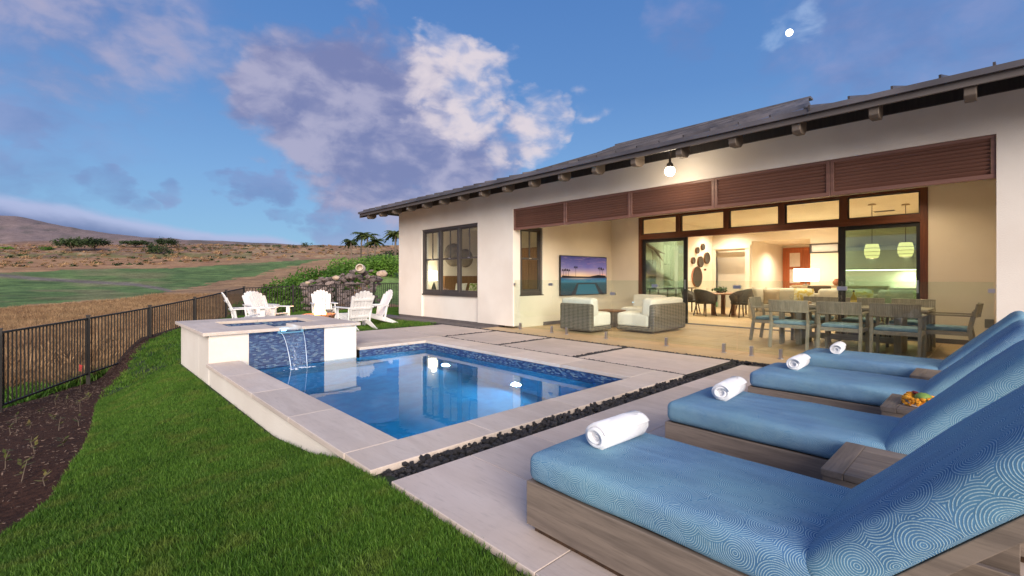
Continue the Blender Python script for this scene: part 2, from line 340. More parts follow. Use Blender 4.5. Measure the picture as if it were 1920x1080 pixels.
grassmat('dry_grass', (.35, .205, .10), (.47, .305, .155), (.25, .15, .085), .5)
grassmat('green_leaf', (.055, .15, .018), (.10, .23, .026), (.14, .21, .04), .6)
grassmat('dark_leaf', (.026, .048, .016), (.045, .075, .022), (.06, .08, .03), .3)
grassmat('palm_leaf', (.05, .085, .022), (.08, .12, .03), (.11, .11, .04), .6)
grassmat('sprout_leaf', (.10, .12, .03), (.16, .18, .04), (.20, .14, .05), 5)
varied('bark', (.10, .075, .055), (.17, .13, .10), 6, .9, stretch=(1, 1, .2))
varied('pale_bark', (.22, .18, .14), (.30, .25, .20), 6, .9)
varied('field_rock', (.14, .105, .095), (.28, .215, .195), 5, .9, bumpn=8, bs=.8, bd=.08, rnd_amt=.7)
varied('tan_rock', (.46, .33, .24), (.58, .44, .33), 5, .9, bumpn=8, bs=.6, bd=.06, rnd_amt=.2)
varied('pale_ceramic', (.56, .46, .36), (.66, .55, .45), 6, .8)
varied('terracotta', (.36, .14, .07), (.46, .20, .11), 6, .75)
varied('wood_chip', (.10, .06, .04), (.22, .15, .11), 6, .9, rnd_amt=.8)
b = NB('terrain'); at_ = b.n('ShaderNodeAttribute', attribute_name='tint'); p = b.world()
n1 = b.noise(.35, 7, p, .65); n2 = b.noise(.03, 5, p, .6); k = b.math('ADD', b.ss(n1, .25, .75, .6, 1.3), b.ss(n2, .3, .7, -.16, .16)); k = b.math('MULTIPLY', k, b.ss(b.noise(3.2, 6, p, .7), .3, .7, .62, 1.32))
cc = b.n('ShaderNodeCombineColor'); [b.L.new(k, cc.inputs[i]) for i in range(3)]
b.set(b.mix(1.0, at_.outputs[0], cc.outputs[0], 'MULTIPLY'), .95, 0, .1); b.bump(n1, .5, .2)
emit('lamp_white', (1, .86, .62), 26); emit('flood_bulb', (1, .86, .64), 22); emit('shade_glow', (1, .82, .55), 5.0); emit('pendant_glow', (1, .66, .26), 2.0)
emit('pool_lamp', (.62, .93, 1), 26); emit('flame', (1, .50, .16), 5.5); emit('moon_face', (1, .98, .94), 3.2); emit('strip_glow', (1, .86, .62), 7)
emit('spa_glow', (.30, .70, 1), .35); emit('tv_edge', (.9, .5, .3), .2)
varied('marigold', (.72, .26, .015), (.85, .40, .03), 40, .85, bumpn=120, bs=.9, bd=.006, rnd_amt=.3)
varied('maroon_petal', (.12, .01, .012), (.2, .02, .02), 40, .8)
varied('green_fruit', (.16, .28, .05), (.26, .38, .08), 14, .5); varied('white_paper', (.8, .78, .76), (.84, .82, .8), 9, .8)
varied('olive_bottle', (.22, .18, .01), (.34, .27, .02), 8, .15); varied('black_plastic', (.012, .012, .013), (.02, .02, .021), 8, .4)
varied('outlet_grey', (.16, .15, .14), (.2, .19, .18), 8, .5); varied('plate_ceramic', (.66, .58, .52), (.72, .64, .58), 8, .4)
varied('canvas_art', (.55, .50, .36), (.62, .57, .42), 4, .9); varied('red_ribbon', (.55, .05, .05), (.65, .09, .08), 8, .7)
varied('curtain', (.60, .54, .46), (.68, .62, .54), 2, .9, stretch=(20, 20, .3)); varied('cabinet_paint', (.52, .50, .42), (.58, .56, .48), 2, .6)
varied('fan_palm_art', (.24, .205, .16), (.32, .27, .22), 10, .9)
# the picture on the television screen
def tv_screen():
    b = NB('tv_picture'); se = b.n('ShaderNodeSeparateXYZ'); b.L.new(b.tc.outputs['UV'], se.inputs[0]); u, v = se.outputs[0], se.outputs[1]
    ra = b.n('ShaderNodeValToRGB'); b.L.new(v, ra.inputs[0]); e = ra.color_ramp.elements
    e[0].position = 0; e[0].color = lin(24, 50, 60); e[1].position = 1; e[1].color = lin(50, 48, 92)
    for p, c in ((.30, (36, 72, 84)), (.34, (58, 110, 130)), (.42, (24, 72, 104)), (.46, (60, 60, 66)), (.475, (200, 150, 110)), (.56, (168, 138, 140)), (.72, (98, 88, 134))):
        q = ra.color_ramp.elements.new(p); q.color = lin(*c)
    c = ra.outputs[0]
    gl = b.math('MULTIPLY', b.ss(b.math('ABSOLUTE', b.math('SUBTRACT', u, .38)), 0, .4, 1, 0), b.ss(b.math('ABSOLUTE', b.math('SUBTRACT', v, .50)), 0, .14, 1, 0))
    c = b.mix(b.math('MULTIPLY', gl, .6), c, lin(235, 190, 140))
    w = b.noise(3, 4, b.map((2, 7, 1), 'UV')); c = b.mix(b.math('MULTIPLY', b.ss(w, .5, .75), b.ss(v, .6, .8, 0, .5)), c, lin(150, 110, 120))
    b.L.new(c, b.b.inputs['Emission Color']); b.b.inputs['Emission Strength'].default_value = .75
    return b.set((.01, .01, .01), .15, 0, .5)
tv_screen()
emit('tv_palm', lin(26, 22, 26)[:3], .6); emit('tv_water', lin(70, 125, 140)[:3], .45); emit('tv_deck', lin(60, 58, 62)[:3], .6); emit('tv_light', lin(240, 120, 90)[:3], .9)

# ------------------------------------------------------------------ mesh helpers
class MB:
    def __init__(s): s.v = []; s.f = []
    def add(s, vs, fs):
        o = len(s.v); s.v += [tuple(p) for p in vs]; s.f += [tuple(i + o for i in q) for q in fs]; return s
    def box(s, x0, y0, z0, x1, y1, z1, M=None):
        vs = [Vector(p) for p in ((x0, y0, z0), (x1, y0, z0), (x1, y1, z0), (x0, y1, z0), (x0, y0, z1), (x1, y0, z1), (x1, y1, z1), (x0, y1, z1))]
        if M is not None: vs = [M @ p for p in vs]
        return s.add(vs, [(0, 3, 2, 1), (4, 5, 6, 7), (0, 1, 5, 4), (1, 2, 6, 5), (2, 3, 7, 6), (3, 0, 4, 7)])
    def beam(s, a, b, w, h, up=(0, 0, 1)):
        a = Vector(a); b = Vector(b); d = (b - a).normalized(); u = Vector(up); sx = d.cross(u)
        if sx.length < 1e-4: sx = d.cross(Vector((0, 1, 0)))
        sx.normalize(); uy = sx.cross(d); vs = []
        for p in (a, b):
            for q, r in ((-1, -1), (1, -1), (1, 1), (-1, 1)): vs.append(p + sx * q * w / 2 + uy * r * h / 2)
        return s.add(vs, [(0, 1, 2, 3), (7, 6, 5, 4), (0, 4, 5, 1), (1, 5, 6, 2), (2, 6, 7, 3), (3, 7, 4, 0)])
    def tube(s, pts, rad, n=8, cap=True):
        pts = [Vector(p) for p in pts]; m = len(pts); rad = rad if isinstance(rad, (list, tuple)) else [rad] * m; vs = []
        for i, p in enumerate(pts):
            d = (pts[min(i + 1, m - 1)] - pts[max(i - 1, 0)]).normalized(); a = d.orthogonal().normalized() if i == 0 else (a - d * a.dot(d)).normalized(); c = d.cross(a)
            for k in range(n): t = 2 * math.pi * k / n; vs.append(p + (a * math.cos(t) + c * math.sin(t)) * rad[i])
        fs = [(i * n + k, i * n + (k + 1) % n, (i + 1) * n + (k + 1) % n, (i + 1) * n + k) for i in range(m - 1) for k in range(n)]
        if cap: fs += [tuple(range(n))[::-1], tuple((m - 1) * n + k for k in range(n))]
        return s.add(vs, fs)
    def lathe(s, prof, c=(0, 0, 0), n=20, M=None):
        vs = []; c = Vector(c)
        for r, z in prof:
            for k in range(n):
                t = 2 * math.pi * k / n; p = Vector((r * math.cos(t), r * math.sin(t), z)); p = (M @ p if M is not None else p) + c; vs.append(p)
        m = len(prof); fs = [(i * n + k, i * n + (k + 1) % n, (i + 1) * n + (k + 1) % n, (i + 1) * n + k) for i in range(m - 1) for k in range(n)]
        if prof[0][0] > 1e-5: fs.append(tuple(range(n))[::-1])
        if prof[-1][0] > 1e-5: fs.append(tuple((m - 1) * n + k for k in range(n)))
        return s.add(vs, fs)
    def prism(s, poly, axis, a0, a1):
        n = len(poly); vs = []
        for a in (a0, a1):
            for p, q in poly: vs.append({'x': (a, p, q), 'y': (p, a, q), 'z': (p, q, a)}[axis])
        return s.add(vs, [tuple(range(n))[::-1], tuple(range(n, 2 * n))] + [(k, (k + 1) % n, n + (k + 1) % n, n + k) for k in range(n)])
    def quad(s, *p): return s.add(p, [tuple(range(len(p)))])
    def blob(s, c, r, sq=(1, 1, 1), jit=.15, seed=0, sub=2):
        bm = bmesh.new(); bmesh.ops.create_icosphere(bm, subdivisions=sub, radius=1); q = random.Random(seed); o = len(s.v)
        for v in bm.verts:
            k = r * (1 + q.uniform(-jit, jit)); s.v.append((c[0] + v.co.x * k * sq[0], c[1] + v.co.y * k * sq[1], c[2] + v.co.z * k * sq[2]))
        bm.verts.index_update()
        for f in bm.faces: s.f.append(tuple(v.index + o for v in f.verts))
        bm.free(); return s
    def mesh(s, name, mat, smooth=False, keep=False):
        me = bpy.data.meshes.new(name); me.from_pydata(s.v, [], s.f); me.update()
        if len(s.f) > 1: bm = bmesh.new(); bm.from_mesh(me); bmesh.ops.recalc_face_normals(bm, faces=bm.faces); bm.to_mesh(me); bm.free()
        if mat: me.materials.append(MATS[mat])
        if smooth: me.polygons.foreach_set('use_smooth', [True] * len(me.polygons))
        return me
    def build(s, name, mat, parent=None, smooth=False, bevel=0, seg=2, sub=0, **props):
        o = bpy.data.objects.new(name, s.mesh(name, mat, smooth)); COL.objects.link(o)
        if parent is not None: o.parent = parent
        if bevel:
            m = o.modifiers.new('bevel', 'BEVEL'); m.width = bevel; m.segments = seg; m.limit_method = 'ANGLE'; m.angle_limit = R(40)
        if sub:
            m = o.modifiers.new('sub', 'SUBSURF'); m.levels = m.render_levels = sub
        for k, w in props.items(): o[k] = w
        return o

def tag(o, label=None, cat=None, group=None, kind=None):
    for k, v in (('label', label), ('category', cat), ('group', group), ('kind', kind)):
        if v: o[k] = v
    return o
def thing(name, label, cat, loc=(0, 0, 0), rz=0, group=None):
    o = bpy.data.objects.new(name, None); o.empty_display_size = .1; COL.objects.link(o); o.location = loc; o.rotation_euler = (0, 0, rz)
    return tag(o, label, cat, group)
def dup(root, loc=None, rz=None, label=None, group=None):
    def cp(o, par):
        c = o.copy(); COL.objects.link(c)
        if par is not None: c.parent = par
        for ch in KIDS.get(o.name, []): cp(ch, c)
        return c
    KIDS = {}
    for ch in bpy.data.objects:
        if ch.parent is not None: KIDS.setdefault(ch.parent.name, []).append(ch)
    r = cp(root, None)
    if loc is not None: r.location = loc
    if rz is not None: r.rotation_euler = (0, 0, rz)
    if label: r['label'] = label
    if group: r['group'] = group
    return r
def share(src, name, parent, loc, rz=0, sc=None):
    o = bpy.data.objects.new(name, src.data); COL.objects.link(o); o.parent = parent; o.location = loc; o.rotation_euler = (0, 0, rz)
    for m in src.modifiers:
        if m.type == 'BEVEL':
            k = o.modifiers.new('bevel', 'BEVEL'); k.width = m.width; k.segments = m.segments; k.limit_method = 'ANGLE'; k.angle_limit = m.angle_limit
    if sc: o.scale = sc
    return o
def rmat(rz=0, rx=0, ry=0, loc=(0, 0, 0)):
    return Matrix.Translation(loc) @ Matrix.Rotation(rz, 4, 'Z') @ Matrix.Rotation(ry, 4, 'Y') @ Matrix.Rotation(rx, 4, 'X')
def lerp(pts, x):
    if x <= pts[0][0]: return pts[0][1]
    for (a, b), (c, d) in zip(pts, pts[1:]):
        if x <= c: return b + (d - b) * (x - a) / (c - a)
    return pts[-1][1]
def sst(x, a, b):
    t = max(0, min(1, (x - a) / (b - a))); return t * t * (3 - 2 * t)
def light(name, kind, loc, energy, color, size=.1, parent=None, rot=None, **k):
    d = bpy.data.lights.new(name, kind); d.energy = energy; d.color = color
    if kind in ('POINT', 'SPOT'): d.shadow_soft_size = size
    if kind == 'AREA': d.size = size
    for a, b in k.items(): setattr(d, a, b)
    o = bpy.data.objects.new(name, d); COL.objects.link(o); o.location = loc
    if rot: o.rotation_euler = rot
    if parent is not None: o.parent = parent
    return o

def scatter(name, pts, proto_mesh, label, cat, kind='stuff', parent=None):
    """pts: list of (x,y,z,rotz,tilt,scale): one object whose points carry instances of a small mesh"""
    me = bpy.data.meshes.new(name); me.from_pydata([p[:3] for p in pts], [], [])
    a = me.attributes.new('rot', 'FLOAT_VECTOR', 'POINT')
    a.data.foreach_set('vector', [q for p in pts for q in (p[4] * math.cos(p[3] * 3), p[4] * math.sin(p[3] * 3), p[3])])
    b = me.attributes.new('scl', 'FLOAT', 'POINT'); b.data.foreach_set('value', [p[5] for p in pts])
    o = bpy.data.objects.new(name, me); COL.objects.link(o); tag(o, label, cat, None, kind)
    if parent is not None: o.parent = parent
    src = bpy.data.objects.new(name + '_piece', proto_mesh)
    ng = bpy.data.node_groups.new(name, 'GeometryNodeTree'); ng.interface.new_socket('Geometry', in_out='INPUT', socket_type='NodeSocketGeometry')
    ng.interface.new_socket('Geometry', in_out='OUTPUT', socket_type='NodeSocketGeometry')
    N = ng.nodes; L = ng.links; gi = N.new('NodeGroupInput'); go = N.new('NodeGroupOutput')
    ip = N.new('GeometryNodeInstanceOnPoints'); oi = N.new('GeometryNodeObjectInfo'); oi.inputs['Object'].default_value = src
    ra = N.new('GeometryNodeInputNamedAttribute'); ra.data_type = 'FLOAT_VECTOR'; ra.inputs[0].default_value = 'rot'
    sa = N.new('GeometryNodeInputNamedAttribute'); sa.data_type = 'FLOAT'; sa.inputs[0].default_value = 'scl'
    L.new(gi.outputs[0], ip.inputs['Points']); L.new(oi.outputs['Geometry'], ip.inputs['Instance'])
    L.new(ra.outputs[0], ip.inputs['Rotation']); L.new(sa.outputs[0], ip.inputs['Scale']); L.new(ip.outputs[0], go.inputs[0])
    m = o.modifiers.new('scatter', 'NODES'); m.node_group = ng
    return o
def tuft(name, mat, n, h, spread, w, seed, lean=.5, seg=2):
    q = random.Random(seed); mb = MB()
    for i in range(n):
        a = q.uniform(0, 6.28); rr = spread * math.sqrt(q.random()); x, y = rr * math.cos(a), rr * math.sin(a)
        t = q.uniform(0, 6.28); hh = h * q.uniform(.6, 1.15); ln = hh * lean * q.uniform(.2, 1); f = q.uniform(0, 6.28)
        dx, dy = math.cos(t) * ln, math.sin(t) * ln; wx, wy = math.cos(f) * w / 2, math.sin(f) * w / 2
        mb.add([(x - wx, y - wy, -.004), (x + wx, y + wy, -.004), (x + dx * .35 + wx * .8, y + dy * .35 + wy * .8, hh * .6), (x + dx * .35 - wx * .8, y + dy * .35 - wy * .8, hh * .6), (x + dx, y + dy, hh)], [(0, 1, 2, 3), (3, 2, 4)])
    me = bpy.data.meshes.new(name); me.from_pydata(mb.v, [], mb.f); me.materials.append(MATS[mat]); return me

# ------------------------------------------------------------------ yard ground
XB = [(-6, -12), (1.2, -12), (2.0, -4.2), (2.6, -2.3), (3.3, -1.05), (4.23, -.36), (4.95, -.12), (6.1, .07), (7.6, .19), (9.6, .27), (11.3, .45), (12.6, .80), (13.9, 1.05), (16, 1.9), (21.5, 5.6)]
XF = [(-6, -13.5), (2.0, -5.9), (4.6, -4.3), (11.4, -.89), (13.9, .24), (15.8, 1.5), (17.6, 2.8), (19.5, 4.06), (21.0, 5.0), (23, 5.4)]
def zw(y): return lerp([(2.7, -.03), (3.3, -.07), (3.9, -.20), (4.9, -.31), (10.5, -.33), (13, -.36)], y)
def zyard(x, y):
    L_ = zw(y) - max(0, 1.4 - x) * .085 - max(0, y - 6) * .082 * sst(1.4 - x, 0, 1.1)
    if y > 10.4:
        Rr = -.03 - .022 * (y - 10.4); k = sst(x, 1.2, 3.4) * sst(y, 10.4, 10.9); L_ = L_ * (1 - k) + Rr * k
    return L_
def strip(name, fx0, fx1, y0, y1, ny, nx, mat, label, dz=0.0):
    mb = MB(); ys = [y0 + (y1 - y0) * i / ny for i in range(ny + 1)]
    for y in ys:
        a, c = fx0(y), fx1(y)
        for j in range(nx + 1):
            x = a + (c - a) * j / nx; mb.v.append((x, y, zyard(x, y) + dz + (.012 * math.sin(x * 5.1 + y * 3.3) * math.sin(y * 4.7) if mat == 'soil' else 0)))
    for i in range(ny):
        for j in range(nx): k = i * (nx + 1) + j; mb.f.append((k, k + 1, k + nx + 2, k + nx + 1))
    o = mb.build(name, mat, smooth=True); tag(o, label, None, None, 'structure'); return o
lx = lambda y: lerp(XB, y)
fx = lambda y: lerp(XF, y)
strip('lawn', lx, lambda y: 1.5, -6, 10.45, 150, 10, 'lawn_soil', 'green lawn sloping down beside the pool wall')
strip('back_lawn', lx, lambda y: 14.0, 10.45, 21.2, 60, 40, 'lawn_soil', 'lawn behind the spa around the fire pit')
strip('planting_bed', lambda y: fx(y) - .35, lx, -6, 21.2, 160, 24, 'soil', 'dark brown soil bed between lawn and metal fence')

# grass
T1 = tuft('grass_tuft', 'grass_blade', 10, .024, .022, .0028, 1, .65)
T2 = tuft('grass_tuft', 'grass_blade', 9, .033, .026, .0033, 2, .6)
pts1 = []; pts2 = []
def depth(x, y): return SN * x + CS * y
def inview(x, y, m=90):
    d = depth(x, y)
    if d < .5: return False
    px = 960 + FP * (CS * x - SN * y) / d; return -m < px < 1920 + m
q = random.Random(3)
y = 0.7
while y < 10.45:
    x0, x1 = max(lx(y), -3.2), 1.40
    d = depth((x0 + x1) / 2, y); dens = 6000 if d < 3.2 else 4400 if d < 5 else 3000 if d < 8 else 1900
    n = int((x1 - x0) * .05 * dens)
    for _ in range(n):
        x = q.uniform(x0 - .02 * q.random(), x1); yy = y + q.uniform(0, .05)
        if not inview(x, yy): continue
        patch = .85 + .3 * math.sin(x * 3.1 + 1.3 * math.sin(yy * 2.2)) * math.sin(yy * 2.7 + x)
        (pts1 if q.random() < .5 else pts2).append((x, yy, zyard(x, yy), q.uniform(0, 6.28), q.uniform(0, .28), q.uniform(.65, 1.15) * (.9 + .15 * patch)))
    y += .05
scatter('lawn_grass', pts1, T1, 'short green turf grass on the sloping lawn beside the pool', 'grass')
scatter('lawn_grass', pts2, T2, 'longer green blades mixed through the sloping lawn', 'grass')
pts3 = []
T3 = tuft('grass_tuft', 'grass_blade', 14, .06, .09, .009, 3, .7)
y = 10.45
while y < 21:
    for _ in range(int((12.5 - lx(y)) * .1 * 170)):
        x = q.uniform(lx(y), 12.5); yy = y + q.uniform(0, .1)
        if inview(x, yy) and not (x > 7.35 and yy < 14.2) and not (math.hypot(x - 5.15, yy - 13.6) < .55): pts3.append((x, yy, zyard(x, yy), q.uniform(0, 6.28), q.uniform(0, .3), q.uniform(.7, 1.1)))
    y += .1
scatter('back_lawn_grass', pts3, T3, 'green grass around the white chairs behind the spa', 'grass')
# bark chips on the soil bed
cm = MB().box(-.5, -.16, -.06, .5, .16, .06).mesh('bark_chip', 'wood_chip')
cp = []
for _ in range(5200):
    y = q.uniform(2.2, 15); x = q.uniform(fx(y) - .2, lx(y) - .02)
    if inview(x, y): cp.append((x, y, zyard(x, y) + .004, q.uniform(0, 6.28), q.uniform(0, .5), q.choice((.010, .016, .022, .03)) * q.uniform(.7, 1.3)))
scatter('mulch', cp, cm, 'scattered bark chips on the dark soil bed', 'mulch')

# ------------------------------------------------------------------ open country behind the fence
def terrain():
    Zd = [(0, -1.6), (9, -1.15), (30, -1.15), (42, -1.25), (80, -.6), (130, 1.9), (200, 6.6), (260, 11.0), (350, 18.2), (450, 27.0), (600, 41.5), (1000, 69), (1500, 104), (2500, 150)]
    RID = [(-700, 330), (-200, 378), (0, 405), (30, 407), (60, 412), (90, 419), (120, 425), (160, 432), (200, 438), (300, 449), (400, 454.5), (480, 459), (700, 463), (1200, 466), (3000, 440)]
    FL = [(-200, 600), (0, 579), (120, 569), (240, 558), (330, 545), (400, 530), (480, 516), (530, 503), (600, 489), (760, 480)]
    FU = [(-200, 513), (0, 511), (100, 509), (115, 505), (320, 503), (400, 498), (560, 488), (760, 478)]
    PATH = [(-100, 512), (0, 516), (60, 522), (170, 529), (250, 533), (300, 541), (345, 552)]
    az = []; a = -180
    while a < 180: az.append(a); a += .2 if -56 < a < -8 else .8 if -70 < a < 50 else 4
    ds = [5 * (1.028 ** i) for i in range(268)]
    vs = []; cols = []; nr = random.Random(5)
    tab = [[nr.random() for _ in range(64)] for _ in range(64)]
    def vn(x, y):
        xi, yi = math.floor(x), math.floor(y); fx_, fy_ = x - xi, y - yi; fx_ = fx_ * fx_ * (3 - 2 * fx_); fy_ = fy_ * fy_ * (3 - 2 * fy_)
        g_ = lambda i, j: tab[i % 64][j % 64]
        return (g_(xi, yi) * (1 - fx_) + g_(xi + 1, yi) * fx_) * (1 - fy_) + (g_(xi, yi + 1) * (1 - fx_) + g_(xi + 1, yi + 1) * fx_) * fy_
    def cm_(a_, b_, t): return tuple(p * (1 - t) + r_ * t for p, r_ in zip(a_, b_))
    DRY = (.42, .255, .135); DRYD = (.24, .145, .092); FWY = (.155, .235, .080); FWD = (.085, .145, .052); ORG = (.33, .175, .10); HILL = (.22, .14, .105); MTN = (.24, .185, .18); STR = (.20, .17, .15); GRN = (.11, .165, .04); PALE = (.46, .34, .19)
    for r_ in ds:
        for a_ in az:
            t = R(a_); fwd = math.cos(t); px = 960 + FP * math.tan(t) if abs(a_) < 80 else (-3500 if a_ < 0 else 5500)
            d = r_ * max(fwd, .35); x = r_ * (SN * math.cos(t) + CS * math.sin(t)); y = r_ * (CS * math.cos(t) - SN * math.sin(t))
            z = lerp(Zd, d)
            if d > 1400: z = z * (1 - sst(d, 1400, 4200)) + (HC + (HY - lerp(RID, px)) / FP * d) * sst(d, 1400, 4200)
            if d > 6200: z = HC + (HY - lerp(RID, px)) / FP * 6200 - (d - 6200) * .3
            z += (vn(x / 9, y / 9) - .5) * min(.5, d * .006) + (vn(x / 60 + 9, y / 60) - .5) * min(6, d * .012)
            if d > 1500: z += (vn(x / 500, y / 500) - .5) * 60 * (1 - sst(d, 3500, 4800)) + (vn(x / 180, y / 180) - .5) * 18
            # mound that carries the hedge and palms, right of the fairway
            m = math.exp(-((px - 720) / 105) ** 2) * sst(d, 26, 44) * (1 - sst(d, 70, 105)); z = z + m * 3.1
            bk = sst(px, 520, 600) * sst(y, 21.1, 22.5) * (1 - sst(d, 26, 33)) * (1 if a_ < 0 else 0); z += bk * .75
            iy = HY + FP * (HC - z) / max(d, .1)
            n1 = vn(x / 3.5, y / 3.5); n2 = vn(x / 22, y / 22); n3 = vn(px / 26, iy / 2.2)
            if y < 21.1 and x > lerp(XF, y) - .3: z = min(z, zyard(min(x, 13), max(y, -6)) - .35 - (2.4 if (x > 1.0 or y < 3) else 0))
            if d > 1500: c = cm_(MTN, HILL, (1 - sst(d, 1500, 2600)) * .8 + .2 * n3); c = cm_(c, (.30, .22, .20), .6 * sst(vn(px / 60, iy / 3.5), .5, .85)); c = cm_(c, (.10, .10, .085), .5 * sst(vn(px / 24 + 7, iy / 4), .6, .85))
            elif d > 270 or iy < lerp(FU, px): 
                c = cm_(HILL, ORG, n3); c = cm_(c, PALE, sst(vn(px / 15, iy / 1.5), .62, .8) * .7)
                if 474 < iy < 484 and px < 470: c = cm_(c, GRN, .55 * sst(n3, .2, .6))
                if iy > 484 and px < 520: c = cm_(ORG, DRY, n3)
                if px > 430: c = cm_(c, PALE, .35 * n1)
            elif iy > lerp(FL, px) + (n1 - .5) * 7 or px > 620:
                c = cm_(DRY, DRYD, n1 * .6 + (.3 if d < 22 else 0)); c = cm_(c, (.13, .085, .062), .85 * (1 - sst(d, 13, 22)) * (.6 + .8 * n1))
                if px > 690 and d > 30: c = FWY
            else:
                c = cm_(FWY, FWD, n3); c = cm_(c, (.26, .22, .12), .55 * sst(vn(px / 90, iy / 5), .45, .8))
                w_ = abs(iy - lerp(PATH, px)) 
                if w_ < 4 and px < 350: c = cm_(STR, c, sst(w_, 1.2, 4))
            vs.append((x, y, z)); cols.append(c + (1,))
    na = len(az); fs = [(i * na + k, i * na + (k + 1) % na, (i + 1) * na + (k + 1) % na, (i + 1) * na + k) for i in range(len(ds) - 1) for k in range(na)]
    me = bpy.data.meshes.new('terrain'); me.from_pydata(vs, [], fs); me.materials.append(MATS['terrain'])
    at_ = me.color_attributes.new('tint', 'FLOAT_COLOR', 'POINT'); at_.data.foreach_set('color', [k for c in cols for k in c])
    me.polygons.foreach_set('use_smooth', [True] * len(me.polygons))
    o = bpy.data.objects.new('terrain', me); COL.objects.link(o); tag(o, 'golf fairway, dry brush slopes and far mountain', None, None, 'structure')
    return vs, az, ds
TV, TAZ, TDS = terrain()
TNA = len(TAZ)
import bisect
def tz(x, y):
    d = depth(x, y); X = CS * x - SN * y; r_ = math.hypot(x, y); a = math.degrees(math.atan2(X, d))
    i = min(max(bisect.bisect(TDS, r_) - 1, 0), len(TDS) - 2); k = min(max(bisect.bisect(TAZ, a) - 1, 0), TNA - 2)
    t = (r_ - TDS[i]) / (TDS[i + 1] - TDS[i]); s = (a - TAZ[k]) / (TAZ[k + 1] - TAZ[k])
    z00, z01, z10, z11 = TV[i * TNA + k][2], TV[i * TNA + k + 1][2], TV[(i + 1) * TNA + k][2], TV[(i + 1) * TNA + k + 1][2]
    return (z00 * (1 - s) + z01 * s) * (1 - t) + (z10 * (1 - s) + z11 * s) * t
# low scrub dotted over the far slopes
def scrub():
    mb = MB(); r_ = random.Random(8)
    for _ in range(46):
        v = Vector((r_.gauss(0, .42), r_.gauss(0, .42), abs(r_.gauss(0, .32)))); a = Vector((r_.gauss(0, 1), r_.gauss(0, 1), r_.gauss(0, 1))).normalized() * .22; c = a.orthogonal() * .8
        mb.add([v - a, v + c, v + a, v - c], [(0, 1, 2, 3)])
    for nm, mat, n, lab in (('scrub', 'dark_leaf', 520, 'dark scrub bushes dotted over the distant dry slopes'), ('tawny_scrub', 'dry_grass', 1300, 'tawny grass clumps dotted over the distant dry slopes')):
        me = bpy.data.meshes.new('clump'); me.from_pydata(mb.v, [], mb.f); me.materials.append(MATS[mat]); pts = []
        while len(pts) < n:
            px = r_.uniform(-80, 800); d = 140 * (1 + 5.5 * r_.random()) ; x, y = at(px, d); z = tz(x, y); iy = HY + FP * (HC - z) / d
            if iy > lerp([(-200, 505), (0, 503), (110, 501), (320, 497), (400, 492), (560, 482), (760, 474)], px): continue
            pts.append((x, y, z - .1, r_.uniform(0, 6.28), 0, r_.uniform(.4, 1.25) * (1 + d / 600)))
        scatter(nm, pts, me, lab, 'scrub')
scrub()
# dry tufts on the slope beyond the fence
D1 = tuft('dry_tuft', 'dry_grass', 16, .30, .16, .014, 11, .8)
dp = []
for _ in range(38000):
    px = q.uniform(-60, 560); d = 10 + 44 * q.random() ** 1.5; x, y = at(px, d)
    if x > fx(y) - .5 and y < 21.6: continue
    iy = HY + FP * (HC - tz(x, y)) / d
    if iy < lerp([(-200, 600), (0, 584), (240, 563), (400, 535), (480, 521), (560, 500)], px): continue
    dp.append((x, y, tz(x, y) - .02, q.uniform(0, 6.28), q.uniform(0, .4), q.uniform(.45, 1.0) * (1 + d * .012)))
scatter('dry_brush', dp, D1, 'dry orange brown grass on the slope beyond the fence', 'dry grass')
W1 = tuft('dry_tuft', 'dry_grass', 22, .34, .13, .016, 15, .6)
wp = []
for _ in range(2600):
    y = q.uniform(6, 21); x = fx(y) - q.uniform(1.2, 9) ; z = tz(x, y)
    if inview(x, y): wp.append((x, y, z - .03, q.uniform(0, 6.28), q.uniform(0, .3), q.choice((.5, .8, 1.1, 1.7)) * q.uniform(.7, 1.2)))
scatter('dry_clumps', wp, W1, 'taller dry grass clumps on the bank just outside the fence', 'dry grass')
gp = []
for _ in range(4200):
    y = q.uniform(8, 20); x = fx(y) - q.uniform(.05, .9) - .5 * q.random() ** 2
    gp.append((x, y, min(zyard(x, y), tz(x, y)) - .03 if x > fx(y) - .34 else tz(x, y) - .02, q.uniform(0, 6.28), q.uniform(0, .3), q.uniform(1.2, 3.0)))
scatter('verge_grass', gp, T3, 'strip of green weeds along the outside of the fence', 'grass')

